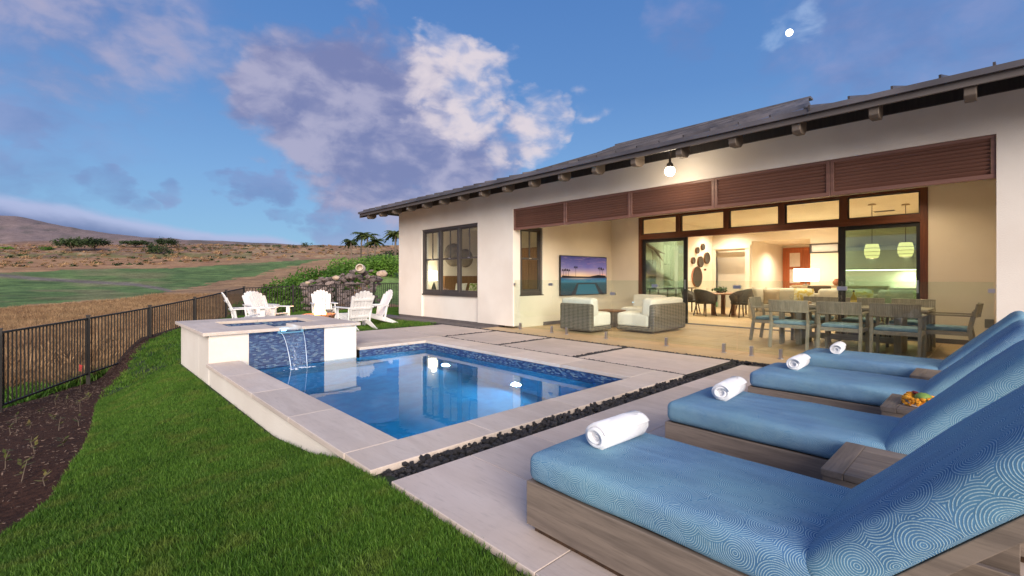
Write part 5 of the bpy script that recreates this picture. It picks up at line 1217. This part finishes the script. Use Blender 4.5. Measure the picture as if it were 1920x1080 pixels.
def wicker_seat(name, label, x, y_, rz, w, d=.95, cat='armchair'):
    t = thing(name, label, cat, (x, y_, 0), rz)
    MB().box(-w / 2, 0, .05, w / 2, .15, .66).build('wicker_back', 'wicker', t, bevel=.05, seg=4)
    MB().box(-w / 2, .02, .04, w / 2, d, .13).build('wicker_base', 'wicker', t, bevel=.03, seg=3)
    me = cushion_mesh('cushion', w - .03, d - .16, .30, .05, 'white_canvas', .02, int(w * 10)); put(me, 'seat_cushion', t, (0, (d + .16) / 2, .285))
    me = cushion_mesh('cushion', w - .02, .26, .40, .06, 'white_canvas', .01, 3); put(me, 'back_cushion', t, (0, .20, .575), (R(7), 0, 0))
    return t
wicker_seat('wicker_chair', 'grey wicker chair with white cushions seen from behind, below the television', 8.42, 6.80, R(-90), .92, .82)
wicker_seat('wicker_loveseat', 'wide grey wicker loveseat with white cushions, its back to the dining table', 10.06, 5.28, 0, 1.50, .98, 'loveseat')
wicker_seat('wicker_chair', 'white cushioned wicker chair against the back wall left of the sliding door', 11.85, 6.75, R(90), .95)
t = thing('coffee_table', 'small wooden topped wicker table between the white cushioned seats', 'coffee table', (10.15, 7.0, 0)); MB().box(-.25, -.25, .0, .25, .25, .38).build('wicker_body', 'wicker', t, bevel=.02); MB().box(-.28, -.28, .38, .28, .28, .42).build('top', 'warm_wood', t, bevel=.005)
# porch dining set
def dining_chair(first=[]):
    t = thing('dining_chair', '', 'chair', (0, 0, 0), 0, 'grey wooden armchairs round the porch dining table'); w, d = .29, .27
    for s in (-1, 1):
        MB().beam((s * w, d, 0), (s * w, d, .655), .045, .05, (0, 1, 0)).build('leg', 'grey_teak', t, bevel=.004)
        MB().beam((s * w, -d - .05, 0), (s * w, -d + .02, .46), .045, .055, (0, 1, 0)).beam((s * w, -d + .02, .46), (s * w, -d - .035, .74), .042, .05, (0, 1, 0)).build('leg', 'grey_teak', t, bevel=.004)
        MB().box(s * w - .03, -d - .02, .656, s * w + .03, d + .04, .682).build('arm', 'grey_teak_top', t, bevel=.006)
        MB().box(s * w - .016, -d + .03, .36, s * w + .016, d - .025, .42).build('side_rail', 'grey_teak_top', t)
    MB().box(-w + .022, d - .02, .36, w - .022, d + .015, .42).build('front_rail', 'grey_teak_top', t, bevel=.003); MB().box(-w + .022, -d, .36, w - .022, -d + .035, .42).build('back_rail', 'grey_teak_top', t, bevel=.003)
    me = cushion_mesh('cushion', .53, .50, .055, .022, 'seat_blue', .008, 5, 6, 6); put(me, 'seat_cushion', t, (0, .015, .448))
    mb = MB(); n = 22
    for i in range(n):
        u0 = -1 + 2 * i / n; u1 = u0 + 2 / n * .86
        for (ua, ub) in ((u0, u1),):
            f = lambda u: -d - .035 - .055 * (1 - u * u)
            vs = []
            for u in (ua, ub):
                x = u * (w + .02); y0 = f(u); vs += [(x, y0 - .008, .655), (x, y0 + .014, .655), (x, y0 - .042, .855), (x, y0 - .02, .855)]
            mb.add(vs, [(0, 4, 6, 2), (1, 3, 7, 5), (0, 1, 5, 4), (2, 6, 7, 3), (0, 2, 3, 1), (4, 5, 7, 6)])
    mb.build('woven_back', 'grey_teak', t, kind='stuff')
    mb = MB(); f = lambda u: -d - .035 - .055 * (1 - u * u)
    for z, dz in ((.66, -.012), (.845, -.040)): mb.tube([(u * (w + .02), f(u) + .011 + dz, z) for u in [k / 6 - 1 for k in range(13)]], .014, 6)
    mb.build('back_rim', 'grey_teak', t, True); return t
TX, TY0, TY1 = 10.22, .80, 3.02
ch = dining_chair(); spots = [(9.47, 2.60, -90, 'front left dining chair on the pool side of the porch table'), (9.47, 1.86, -90, 'middle dining chair on the pool side of the porch table'), (9.47, 1.14, -90, 'right hand dining chair on the pool side of the porch table'),
    (10.95, 2.60, 90, 'left dining chair on the far side of the porch table'), (10.95, 1.86, 90, 'middle dining chair on the far side of the porch table'), (10.95, 1.14, 90, 'right hand dining chair on the far side of the porch table'),
    (10.2, 3.17, 180, 'dining chair at the left end of the porch table, beside the open doorway'), (10.2, .60, 0, 'dining chair at the right end of the porch table seen side on')]
for i, (x, y_, rz, l) in enumerate(spots):
    c = ch if i == 0 else dup(ch); c.location = (x, y_, .0); c.rotation_euler = (0, 0, R(rz)); c['label'] = l
t = thing('porch_dining_table', 'long grey wooden dining table set for a meal on the porch', 'dining table', (TX, (TY0 + TY1) / 2, 0)); hl = (TY1 - TY0) / 2
for k in range(5): MB().box(-.5 + k * .2 + .001, -hl, .705, -.3 + k * .2 - .001, hl, .74).build('top_board', 'grey_teak_top', t, bevel=.003)
MB().box(-.40, -hl + .12, .63, .40, hl - .12, .704).build('apron', 'grey_teak_top', t)
for s in (-1, 1): MB().box(-.34, s * .72 - .05, .0, .34, s * .72 + .05, .63).build('leg', 'grey_teak', t, bevel=.005)
MB().box(-.04, -.67, .12, .04, .67, .22).build('stretcher', 'grey_teak_top', t)
def wineglass(x, y_, z, label):
    t = thing('wine_glass', label, 'wine glass', (x, y_, z), 0, 'wine glasses on the porch table'); MB().lathe([(.033, 0), (.033, .003), (.005, .008), (.004, .09), (.028, .115), (.036, .15), (.030, .20)], (0, 0, 0), 16).build('bowl', 'clear_glassware', t, True)
for x, y_, l in ((9.95, 2.0, 'wine glass left of the yellow bottle'), (10.0, 1.68, 'wine glass right of the yellow bottle'), (10.55, 1.75, 'wine glass on the far side of the yellow bottle'), (9.9, 2.75, 'wine glass near the left end of the porch table')): wineglass(x, y_, .741, l)
t = thing('bottle', 'yellow olive bottle standing in the middle of the porch table', 'bottle', (10.3, 1.86, .741)); MB().lathe([(.045, 0), (.048, .02), (.048, .15), (.02, .20), (.014, .22), (.014, .27)], (0, 0, 0), 18).build('body', 'olive_bottle', t, True); MB().lathe([(.016, .255), (.016, .285)], (0, 0, 0), 12).build('cap', 'black_plastic', t)
MB().lathe([(.0485, .05), (.0485, .11)], (0, 0, 0), 18).build('label_band', 'yellow_print', t)
for x, y_, l in ((9.92, 1.15, 'plate in front of the right pool side chair'), (10.5, 1.15, 'plate in front of the right far side chair'), (9.92, 2.5, 'plate in front of the left pool side chair'), (10.5, 2.6, 'plate in front of the left far side chair')):
    t = thing('plate', l, 'plate', (x, y_, .741), 0, 'place settings on the porch table'); MB().lathe([(.07, 0), (.13, .014), (.132, .018), (.07, .006), (.001, .005)], (0, 0, 0), 24).build('dish', 'plate_ceramic', t, True); MB().blob((0, 0, .03), .045, (1.3, .8, .5), .15, 3, 2).build('napkin', 'tan_cloth', t)
t = thing('wall_outlet', 'grey weatherproof outlet box low on the right porch wall', 'outlet', (BX, onx(1855, BX), .42)); MB().box(-.035, -.06, -.08, -.0, .06, .08).build('cover', 'outlet_grey', t, bevel=.008)
# flood lamp under the eave
t = thing('flood_light', 'bright outdoor flood lamp hanging under the eave above the porch', 'flood light', (7.30, 3.85, 3.44))
MB().lathe([(.06, 0), (.06, -.03), (.02, -.035), (.018, -.24), (.05, -.27), (.062, -.33), (.05, -.33)], (0, 0, 0), 20).build('stem', 'rafter_paint', t, True)
MB().blob((0, 0, -.395), .082, (1, 1, 1), 0, 1, 3).build('bulb', 'flood_bulb', t, True); light('flood_light_lamp', 'POINT', (0, 0, -.55), 7, (1, .80, .55), .07, t)

# ------------------------------------------------------------------ white garden chairs and fire pit
def adirondack():
    t = thing('adirondack_chair', '', 'garden chair', (0, 0, 0), 0, 'white slatted chairs round the fire pit')
    for s in (-1, 1):
        MB().prism([(.36, .28), (.36, .36), (-.34, .20), (-.72, .02), (-.72, 0), (-.60, 0)], 'x', s * .25 - .012, s * .25 + .012).build('side_rail', 'white_plastic_wood', t)
        MB().box(s * .29 - .014, .26, 0, s * .29 + .014, .37, .53).build('front_leg', 'white_plastic_wood', t, bevel=.003)
        MB().prism([(s * .24, -.36), (s * .37, -.36), (s * .40, .2), (s * .36, .44), (s * .24, .44), (s * .25, 0)], 'z', .531, .553).build('arm', 'white_plastic_wood', t)
        MB().beam((s * .29, -.26, .1), (s * .31, -.33, .53), .03, .05).build('arm_support', 'white_plastic_wood', t)
    for k in range(6):
        y0 = .36 - k * .098; z0 = .365 - (.36 - y0) * .235; MB().beam((-.26, y0 - .04, z0), (.26, y0 - .04, z0), .088, .02).build('seat_slat', 'white_plastic_wood', t)
    M = Matrix.Translation((0, -.21, .20)) @ Matrix.Rotation(R(24), 4, 'X')
    for k in range(7):
        u = (k - 3) / 3; a = u * .085; Lh = .84 - .15 * u * u; x = u * .215
        mb = MB(); c, s_ = math.sin(a), math.cos(a); w0, w1 = .031, .042; y0 = -.02 * (1 - u * u)
        top = [(x + c * Lh - w1, Lh - .01), (x + c * Lh - w1 * .5, Lh + .015), (x + c * Lh + w1 * .5, Lh + .015), (x + c * Lh + w1, Lh - .01)]
        poly = [(x - w0, 0)] + [(x + w0, 0)] + [top[3], top[2], top[1], top[0]]
        mb.prism(poly, 'y', y0 - .01, y0 + .01); mb.v = [tuple(M @ Vector(p)) for p in mb.v]; mb.build('back_slat', 'white_plastic_wood', t)
    mb = MB(); 
    for z in (.10, .34, .58): mb.box(-.26, -.048, z, .26, -.03, z + .05)
    mb.v = [tuple(M @ Vector(p)) for p in mb.v]; mb.build('back_brace', 'white_plastic_wood', t); return t
FP_ = (5.15, 13.55)
ad = adirondack(); specs = [(3.35, 13.75, 'leftmost white garden chair, seen side on by the fence', None), (4.35, 16.3, 'white garden chair mostly hidden behind the second from left', None), (4.05, 14.15, 'white garden chair with its slatted front turned to the camera, left of the flames', (5.3, 12.2)),
    (6.05, 15.5, 'white garden chair facing the camera directly behind the flames', (5.5, 12.6)), (5.28, 11.55, 'white garden chair seen from behind, right of the flames', None), (6.12, 12.25, 'rightmost white garden chair, seen side on with its long rear leg on the grass', (4.6, 12.4))]
for i, (x, y_, l, tgt) in enumerate(specs):
    c = ad if i == 0 else dup(ad); tg = tgt or FP_; c.location = (x, y_, zyard(x, y_) + .01); c.rotation_euler = (0, 0, math.atan2(tg[1] - y_, tg[0] - x) - R(90)); c['label'] = l
fz = zyard(*FP_); t = thing('fire_pit', 'low round terracotta coloured fire bowl with flames between the white chairs', 'fire pit', (FP_[0], FP_[1], fz))
MB().lathe([(.26, 0), (.36, .10), (.44, .26), (.46, .31), (.41, .31), (.37, .25), (.001, .22)], (0, 0, 0), 28).build('bowl', 'terracotta', t, True)
mb = MB(); q = random.Random(6)
for k in range(30): mb.blob((q.gauss(0, .16), q.gauss(0, .16), .26), q.uniform(.03, .06), (1, 1, .8), .2, k, 1)
mb.build('fire_stone', 'lava_rock', t, kind='stuff')
for k in range(11):
    a = q.uniform(0, 6.28); rr = q.uniform(0, .26); h = q.uniform(.18, .40); x, y_ = rr * math.cos(a), rr * math.sin(a); dx = q.uniform(-.05, .05)
    MB().tube([(x, y_, .26), (x + dx * .3, y_, .26 + h * .35), (x + dx * 1.2, y_ + dx * .3, .26 + h * .7), (x + dx * .8, y_, .26 + h)], [.045, .07, .035, .002], 8).build('flame', 'flame', t, True)
light('fire_light', 'POINT', (0, 0, .6), 25, (1, .5, .2), .2, t)

# ------------------------------------------------------------------ rooms seen through the doors and windows
def disc(px, py, r_, label, mat='basket_weave'):
    x, z, d = ony(px, py, 8.26); t = thing('woven_basket', label, 'basket', (x, 8.28, z)); M = Matrix.Rotation(R(90), 3, 'X')
    MB().lathe([(.001, .02), (r_ * .35, .03), (r_ * .7, .04), (r_ * .97, .07), (r_, .06), (r_ * .98, .0)], (0, 0, 0), 24, M).build('weave', mat, t, True); MB().lathe([(r_ * .96, .068), (r_ * 1.0, .078), (r_ * 1.03, .066)], (0, 0, 0), 24, M).build('rim', 'dark_rattan', t, True)
for px, py, r_, l, m_ in ((1306.7, 469.7, .13, 'small basket at the upper left of the wall cluster', 'basket_weave'), (1317, 463, .13, 'topmost small basket of the wall cluster', 'basket_weave'), (1324.5, 484, .235, 'second largest dark basket, at the right of the wall cluster', 'basket_weave'),
    (1312.5, 491, .22, 'medium dark basket in the middle of the wall cluster', 'basket_weave'), (1299, 488.6, .13, 'small basket at the left of the wall cluster', 'basket_weave'), (1306, 519, .40, 'large reddish oval tray at the bottom of the wall cluster', 'terracotta'), (1321, 505.6, .04, 'tiny round basket right of the large tray', 'basket_weave')): disc(px, py, r_, l, m_)
def driftwood():
    P = lambda px, py: Vector((ony(px, py, 8.2)[0], 8.19, ony(px, py, 8.2)[1])); t = thing('driftwood_art', 'long driftwood bird sculpture hung on the wall behind the left glass door', 'wall art', (15, 8.28, 1.8)); o = Vector((15, 8.28, 1.8))
    MB().tube([P(1206, 497) - o, P(1222, 507) - o, P(1240, 516) - o, P(1262, 526) - o], [.20, .17, .10, .012], 10).build('body', 'canvas_art', t, True)
    MB().tube([P(1206, 452) - o, P(1220, 463) - o, P(1232, 470) - o, P(1248, 477) - o], [.03, .06, .04, .006], 8).build('wing', 'warm_wood', t, True); MB().tube([P(1226, 466) - o, P(1236, 480) - o, P(1242, 489) - o], [.05, .035, .01], 8).build('wing', 'warm_wood', t, True)
    for a, c in (((1222, 468), (1222, 505)), ((1236, 482), (1236, 512))): MB().tube([P(*a) - o, P(a[0] + 2, (a[1] + c[1]) / 2) - o, P(*c) - o], .012, 6).build('strut', 'warm_wood', t, True)
driftwood()
t = thing('console_table', 'thin dark console table under the driftwood sculpture', 'console table', (15.3, 8.0, 0)); MB().box(-1.3, -.2, .86, 1.3, .2, .90).build('top', 'dark_wood', t); 
for x in (-1.2, 0, 1.2): MB().box(x - .02, -.18, 0, x + .02, -.14, .86).box(x - .02, .14, 0, x + .02, .18, .86).build('leg', 'dark_wood', t)
t = thing('round_table', 'round brown wooden dining table inside, set with glasses', 'dining table', (16.0, 6.5, 0)); MB().lathe([(.001, .70), (.78, .70), (.80, .73), (.78, .75), (.001, .75)], (0, 0, 0), 32).build('top', 'warm_wood', t)
for k in range(3): a = k * 2.09 + .4; MB().beam((.35 * math.cos(a), .35 * math.sin(a), 0), (.35 * math.cos(a), .35 * math.sin(a), .7), .12, .12).build('leg', 'warm_wood', t, bevel=.01)
def rattan_chair():
    t = thing('rattan_chair', '', 'chair', (0, 0, 0), 0, 'dark woven chairs round the inner dining table'); mb = MB(); n = 14
    for i in range(n + 1):
        a = R(-200 + 220 * i / n); h = .78 - .20 * (abs(i - n / 2) / (n / 2)) ** 2; c, s_ = math.cos(a), math.sin(a); mb.v += [(.24 * c, .24 * s_, .36), (.33 * c, .32 * s_, h), (.30 * c, .29 * s_, h + .01), (.21 * c, .21 * s_, .37)]
    for i in range(n): k = i * 4; mb.f += [(k, k + 1, k + 5, k + 4), (k + 1, k + 2, k + 6, k + 5), (k + 2, k + 3, k + 7, k + 6)]
    mb.build('woven_shell', 'dark_rattan', t, True); MB().lathe([(.001, .36), (.26, .36), (.28, .40), (.26, .44), (.001, .44)], (0, 0, 0), 20).build('seat', 'dark_rattan', t, True)
    for x, y_ in ((.2, .2), (-.2, .2), (.2, -.2), (-.2, -.2)): MB().tube([(x * 1.1, y_ * 1.1, 0), (x * .8, y_ * .8, .37)], [.016, .02], 6).build('leg', 'dark_wood', t)
    return t
rc = rattan_chair(); rs = [(15.15, 6.75, 'front left dark woven chair at the inner round table'), (15.45, 5.72, 'front right dark woven chair at the inner round table'), (16.9, 6.1, 'back right dark woven chair at the inner round table'), (15.75, 7.5, 'back left dark woven chair at the inner round table')]
for i, (x, y_, l) in enumerate(rs):
    c = rc if i == 0 else dup(rc); c.scale = (1.12, 1.12, 1.12); c.location = (x, y_, 0); c.rotation_euler = (0, 0, math.atan2(6.5 - y_, 16 - x) - R(90)); c['label'] = l
t = thing('centrepiece', 'dark leafy centrepiece on the inner round table', 'centrepiece', (16.0, 6.6, .751)); mb = MB(); leaves(mb, (0, 0, .10), (.28, .28, .10), 160, .05, 5, .1); mb.build('foliage', 'dark_leaf', t); MB().lathe([(.10, 0), (.16, .06), (.15, .06)], (0, 0, 0), 16).build('bowl', 'dark_wood', t)
for k, (dx, dy) in enumerate(((-.5, -.2), (-.45, .35), (.1, -.55), (.45, .3))):
    t = thing('water_glass', ('glass on the inner round table nearest the doorway', 'glass on the inner round table toward the baskets', 'glass on the inner round table nearest the sofa', 'glass on the far side of the inner round table')[k], 'glass', (16 + dx, 6.5 + dy, .751), 0, 'glasses on the inner round table'); MB().lathe([(.03, 0), (.035, .15)], (0, 0, 0), 14).build('tumbler', 'clear_glassware', t, True)
def sofa():
    t = thing('sofa', 'long cream sofa facing the open doorway', 'sofa', (14.45, 2.85, 0)); w = 2.1
    MB().box(-.45, -w, .06, .45, w, .30).build('base', 'cream_linen', t, bevel=.03, seg=3)
    for s in (-1, 1): me = cushion_mesh('arm', .92, .22, .56, .06, 'cream_linen', .01, 2, 6, 6); put(me, 'arm', t, (0, s * (w - .05), .38))
    me = cushion_mesh('back', .22, 2 * w, .60, .07, 'cream_linen', .01, 3, 6, 12); put(me, 'back', t, (.42, 0, .52))
    for k in range(3): me = cushion_mesh('cushion', .66, 1.28, .18, .06, 'cream_linen', .02, 4, 6, 8); put(me, 'seat_cushion', t, (-.08, -1.29 + k * 1.29, .385))
    for k in range(3): me = cushion_mesh('cushion', .20, 1.2, .48, .08, 'cream_linen', .02, 5, 6, 8); put(me, 'back_cushion', t, (.26, -1.29 + k * 1.29, .70), (0, R(10), 0))
    for dx, dy in ((-.4, -w + .1), (-.4, w - .1), (.4, -w + .1), (.4, w - .1)): MB().box(dx - .03, dy - .03, 0, dx + .03, dy + .03, .06).build('foot', 'dark_wood', t)
sofa()
def pillow(x, y_, z, rz, mat, label, s=.44, tilt=14):
    t = thing('throw_pillow', label, 'pillow', (x, y_, z), rz); mb = MB(); n = 10
    for side in (1, -1):
        o = len(mb.v)
        for i in range(n + 1):
            for j in range(n + 1):
                u, v = i / n * 2 - 1, j / n * 2 - 1; h = .085 * ((1 - u * u) * (1 - v * v)) ** .42; k = 1 - .07 * (1 - abs(u * v)) ; mb.v.append((side * h, u * s / 2 * k, v * s / 2 * k + s / 2))
        for i in range(n):
            for j in range(n): k = o + i * (n + 1) + j; mb.f.append((k, k + 1, k + n + 2, k + n + 1))
    M = Matrix.Rotation(R(tilt), 4, 'Y'); mb.v = [tuple(M @ Vector(p)) for p in mb.v]; mb.build('cover', mat, t, True)
pillow(14.35, 4.50, .49, R(20), 'tan_cloth', 'tan pillow at the left end of the cream sofa'); pillow(14.45, 3.75, .49, 0, 'yellow_print', 'yellow and white patterned pillow left of the lamp on the sofa', .48); pillow(14.45, 2.45, .49, 0, 'yellow_print', 'yellow patterned pillow beside the dark door frame', .46); pillow(14.45, 1.25, .49, 0, 'leaf_print', 'green patterned pillow seen through the right glass door', .46)
pillow(14.3, 4.72, .49, R(60), 'cream_linen', 'plain cream pillow leaning on the left sofa arm', .5)
t = thing('brown_armchair', 'dark brown armchair behind the cream sofa', 'armchair', (15.9, 3.7, 0)); MB().box(-.05, -.3, .35, .05, .3, 1.02).build('back', 'brown_cloth', t, bevel=.04, seg=3); MB().box(.05, -.32, .2, .6, .32, .48).build('seat', 'brown_cloth', t, bevel=.04, seg=3)
for x, y_ in ((0, -.26), (0, .26), (.55, -.26), (.55, .26)): MB().box(x - .02, y_ - .02, 0, x + .02, y_ + .02, .34 if x < .1 else .2).build('leg', 'dark_wood', t)
t = thing('long_console', 'long light wooden console carrying the big lamp behind the sofa', 'console table', (18.2, 3.9, 0)); MB().box(-.22, -1.5, .92, .22, 1.1, 1.0).build('top', 'tan_cloth', t); MB().box(-.2, -1.45, 0, .2, -1.35, .92).box(-.2, .95, 0, .2, 1.05, .92).build('leg', 'warm_wood', t)
t = thing('table_lamp', 'table lamp with wide glowing white drum shade behind the sofa', 'lamp', (18.2, 4.62, 1.0)); MB().lathe([(.10, 0), (.10, .02), (.02, .04), (.02, .2)], (0, 0, 0), 16).build('base', 'dark_wood', t)
MB().lathe([(.36, .14), (.37, .15), (.37, .56), (.36, .56)], (0, 0, 0), 28).build('shade', 'shade_glow', t, True); light('lamp_bulb', 'POINT', (0, 0, .7), 9, (1, .75, .45), .1, t)
t = thing('orange_vase', 'small orange vase on the console right of the lamp', 'vase', (18.2, 3.75, 1.0)); MB().lathe([(.05, 0), (.10, .05), (.11, .12), (.05, .2), (.06, .22)], (0, 0, 0), 16).build('body', 'terracotta', t, True)
# kitchen wall behind the right hand glass door
t = thing('kitchen_cabinets', 'pale kitchen cabinets with a lit strip over the counter, right of the hall', 'cabinets', (18.95, 2.0, 0))
MB().box(-.3, -1.9, 0, .34, 1.7, .9).build('base_cabinet', 'cabinet_paint', t); MB().box(-.33, -1.95, .9, .34, 1.75, .94).build('counter', 'plate_ceramic', t); MB().box(-.02, -1.9, 1.52, .34, 1.7, 2.3).build('wall_cabinet', 'cabinet_paint', t)
for k in range(4): MB().box(-.035, -1.88 + k * .9, 1.55, -.021, -1.02 + k * .9, 2.27).build('cabinet_door', 'cabinet_paint', t, bevel=.003)
MB().box(.0, -1.85, 1.49, .06, 1.65, 1.515).build('light_strip', 'strip_glow', t); light('strip_lamp', 'AREA', (.03, 0, 1.47), 22, (1, .85, .6), .3, t)
t = thing('high_window', 'small high window on the back wall, its pane painted white as bright sky', 'window', (19.3, 4.33, 2.3)); MB().box(-.03, -.45, -.17, .12, .45, -.13).box(-.03, -.45, .13, .12, .45, .17).box(-.03, -.45, -.13, .12, -.40, .13).box(-.03, .40, -.13, .12, .45, .13).build('frame', 'window_metal', t); MB().box(.05, -.4, -.13, .06, .4, .13).build('pane', 'white_paper', t)  # opaque white pane stands in for the bright sky behind it
def pendant(px, py, label):
    d = 12.9; x, y_ = at(px, d); z = HC + (HY - py) / FP * d; t = thing('pendant_lamp', label, 'pendant lamp', (x, y_, z)); h = .20
    MB().lathe([(.13, -h), (.175, -h * .4), (.18, h * .2), (.14, h)], (0, 0, 0), 20).build('woven_shade', 'pendant_glow', t, True)
    rm = MB(); [rm.lathe([(r_, z_ - .006), (r_ + .008, z_), (r_, z_ + .006)], (0, 0, 0), 20) for r_, z_ in ((.13, -h), (.165, -h * .6), (.182, -h * .1), (.176, h * .4), (.14, h))]; rm.build('band', 'warm_wood', t, kind='stuff')
    MB().tube([(0, 0, h), (0, 0, 3.28 - z)], .008, 6).build('cord', 'dark_wood', t); MB().lathe([(.10, 3.27 - z), (.08, 3.30 - z)], (0, 0, 0), 16).build('canopy', 'tan_cloth', t); light('pendant_bulb', 'POINT', (0, 0, -h - .05), 10, (1, .72, .4), .08, t)
pendant(1635, 471, 'left woven pendant lamp behind the right glass door'); pendant(1698, 468, 'right woven pendant lamp behind the right glass door')
x, y_ = at(1658, 14.2); t = thing('air_vent', 'small grey ceiling vent between the pendant cords', 'vent', (x, y_, 3.298)); MB().box(-.12, -.25, -.012, .12, .25, 0).build('frame', 'outlet_grey', t); [MB().box(-.1 + k * .05, -.23, -.018, -.075 + k * .05, .23, -.013).build('blade', 'window_metal', t) for k in range(4)]
# bedroom
t = thing('bed', 'bed with wooden headboard seen through the front window', 'bed', (10.6, 13.55, 0)); MB().box(-1.1, -.05, 0, 1.1, .05, 1.32).build('headboard', 'warm_wood', t); MB().box(-1.0, -2.1, .15, 1.0, -.06, .58).build('mattress', 'white_canvas', t, bevel=.06, seg=3); MB().box(-1.0, -2.1, 0, 1.0, -.06, .149).build('bed_base', 'warm_wood', t)
for x, m_, l in ((9.95, 'white_canvas', 'white pillow on the bed seen through the middle sash'), (10.55, 'leaf_print', 'green leaf patterned pillow on the bed seen through the right sash'), (11.2, 'white_canvas', 'white pillow on the hidden side of the bed')): pillow(x, 13.25, .59, R(-90), m_, l, .5, 18)
t = thing('nightstand', 'dark nightstand under the bedroom lamp', 'nightstand', (8.92, 13.30, 0)); MB().box(-.22, -.22, .12, .22, .22, .72).build('cabinet', 'dark_wood', t); MB().box(-.2, -.235, .42, .2, -.221, .68).build('drawer', 'dark_wood', t); MB().box(-.2, -.2, 0, .2, .2, .119).build('foot', 'dark_wood', t)
t = thing('table_lamp', 'glowing white bedside lamp in the left sash of the front window', 'lamp', (8.92, 13.30, .721)); MB().lathe([(.08, 0), (.1, .1), (.03, .35), (.015, .4)], (0, 0, 0), 16).build('base', 'black_plastic', t, True); MB().lathe([(.185, .43), (.19, .44), (.19, .76), (.185, .76)], (0, 0, 0), 24).build('shade', 'shade_glow', t, True); light('lamp_bulb', 'POINT', (0, 0, .84), 4, (1, .75, .45), .08, t)
for px, py, r_, l in ((873, 484, .34, 'large grey woven fan on the bedroom wall, right sash'), (851, 478, .42, 'large grey woven fan on the bedroom wall, middle sash')):
    x, z, d = ony(px, py, 13.6); t = thing('wall_fan', l, 'wall art', (x, 13.62, z)); MB().lathe([(.001, .03), (r_ * .6, .05), (r_, .03), (r_, .0)], (0, 0, 0), 20, Matrix.Rotation(R(90), 3, 'X')).build('leaf_disc', 'fan_palm_art', t, True)
for y0, l in ((12.0, 'pale curtain at the left side of the front window'), (9.35, 'pale curtain at the hidden right side of the front window')):
    t = thing('curtain', l, 'curtain', (8.26, y0, 0)); mb = MB(); n = 30
    for i in range(n + 1): a = i / n; yy = .24 * (a - .5); xx = .03 * math.sin(a * 28); mb.v += [(xx, yy, .02), (xx, yy, 2.9), (xx + .006, yy, .02), (xx + .006, yy, 2.9)]
    for i in range(n): k = i * 4; mb.f += [(k, k + 4, k + 5, k + 1), (k + 2, k + 3, k + 7, k + 6)]
    mb.build('cloth', 'curtain', t, True)
t = thing('wardrobe', 'warm wooden wardrobe seen through the narrow porch window', 'wardrobe', (11.8, 11.3, 0)); MB().box(-.3, -.45, 0, .19, .45, 2.3).build('carcass', 'warm_wood', t); [MB().box(-.32, a, .05, -.301, a + .42, 2.25).build('door', 'warm_wood', t, bevel=.003) for a in (-.44, .02)]
# moon
mv = pdir(1480, 61) * 9000; t = MB().blob((0, 0, 0), 50, (1, 1, 1), 0, 1, 3).build('moon', 'moon_face', None, True); t.location = mv; tag(t, 'small bright full moon high above the right side of the roof', 'moon')
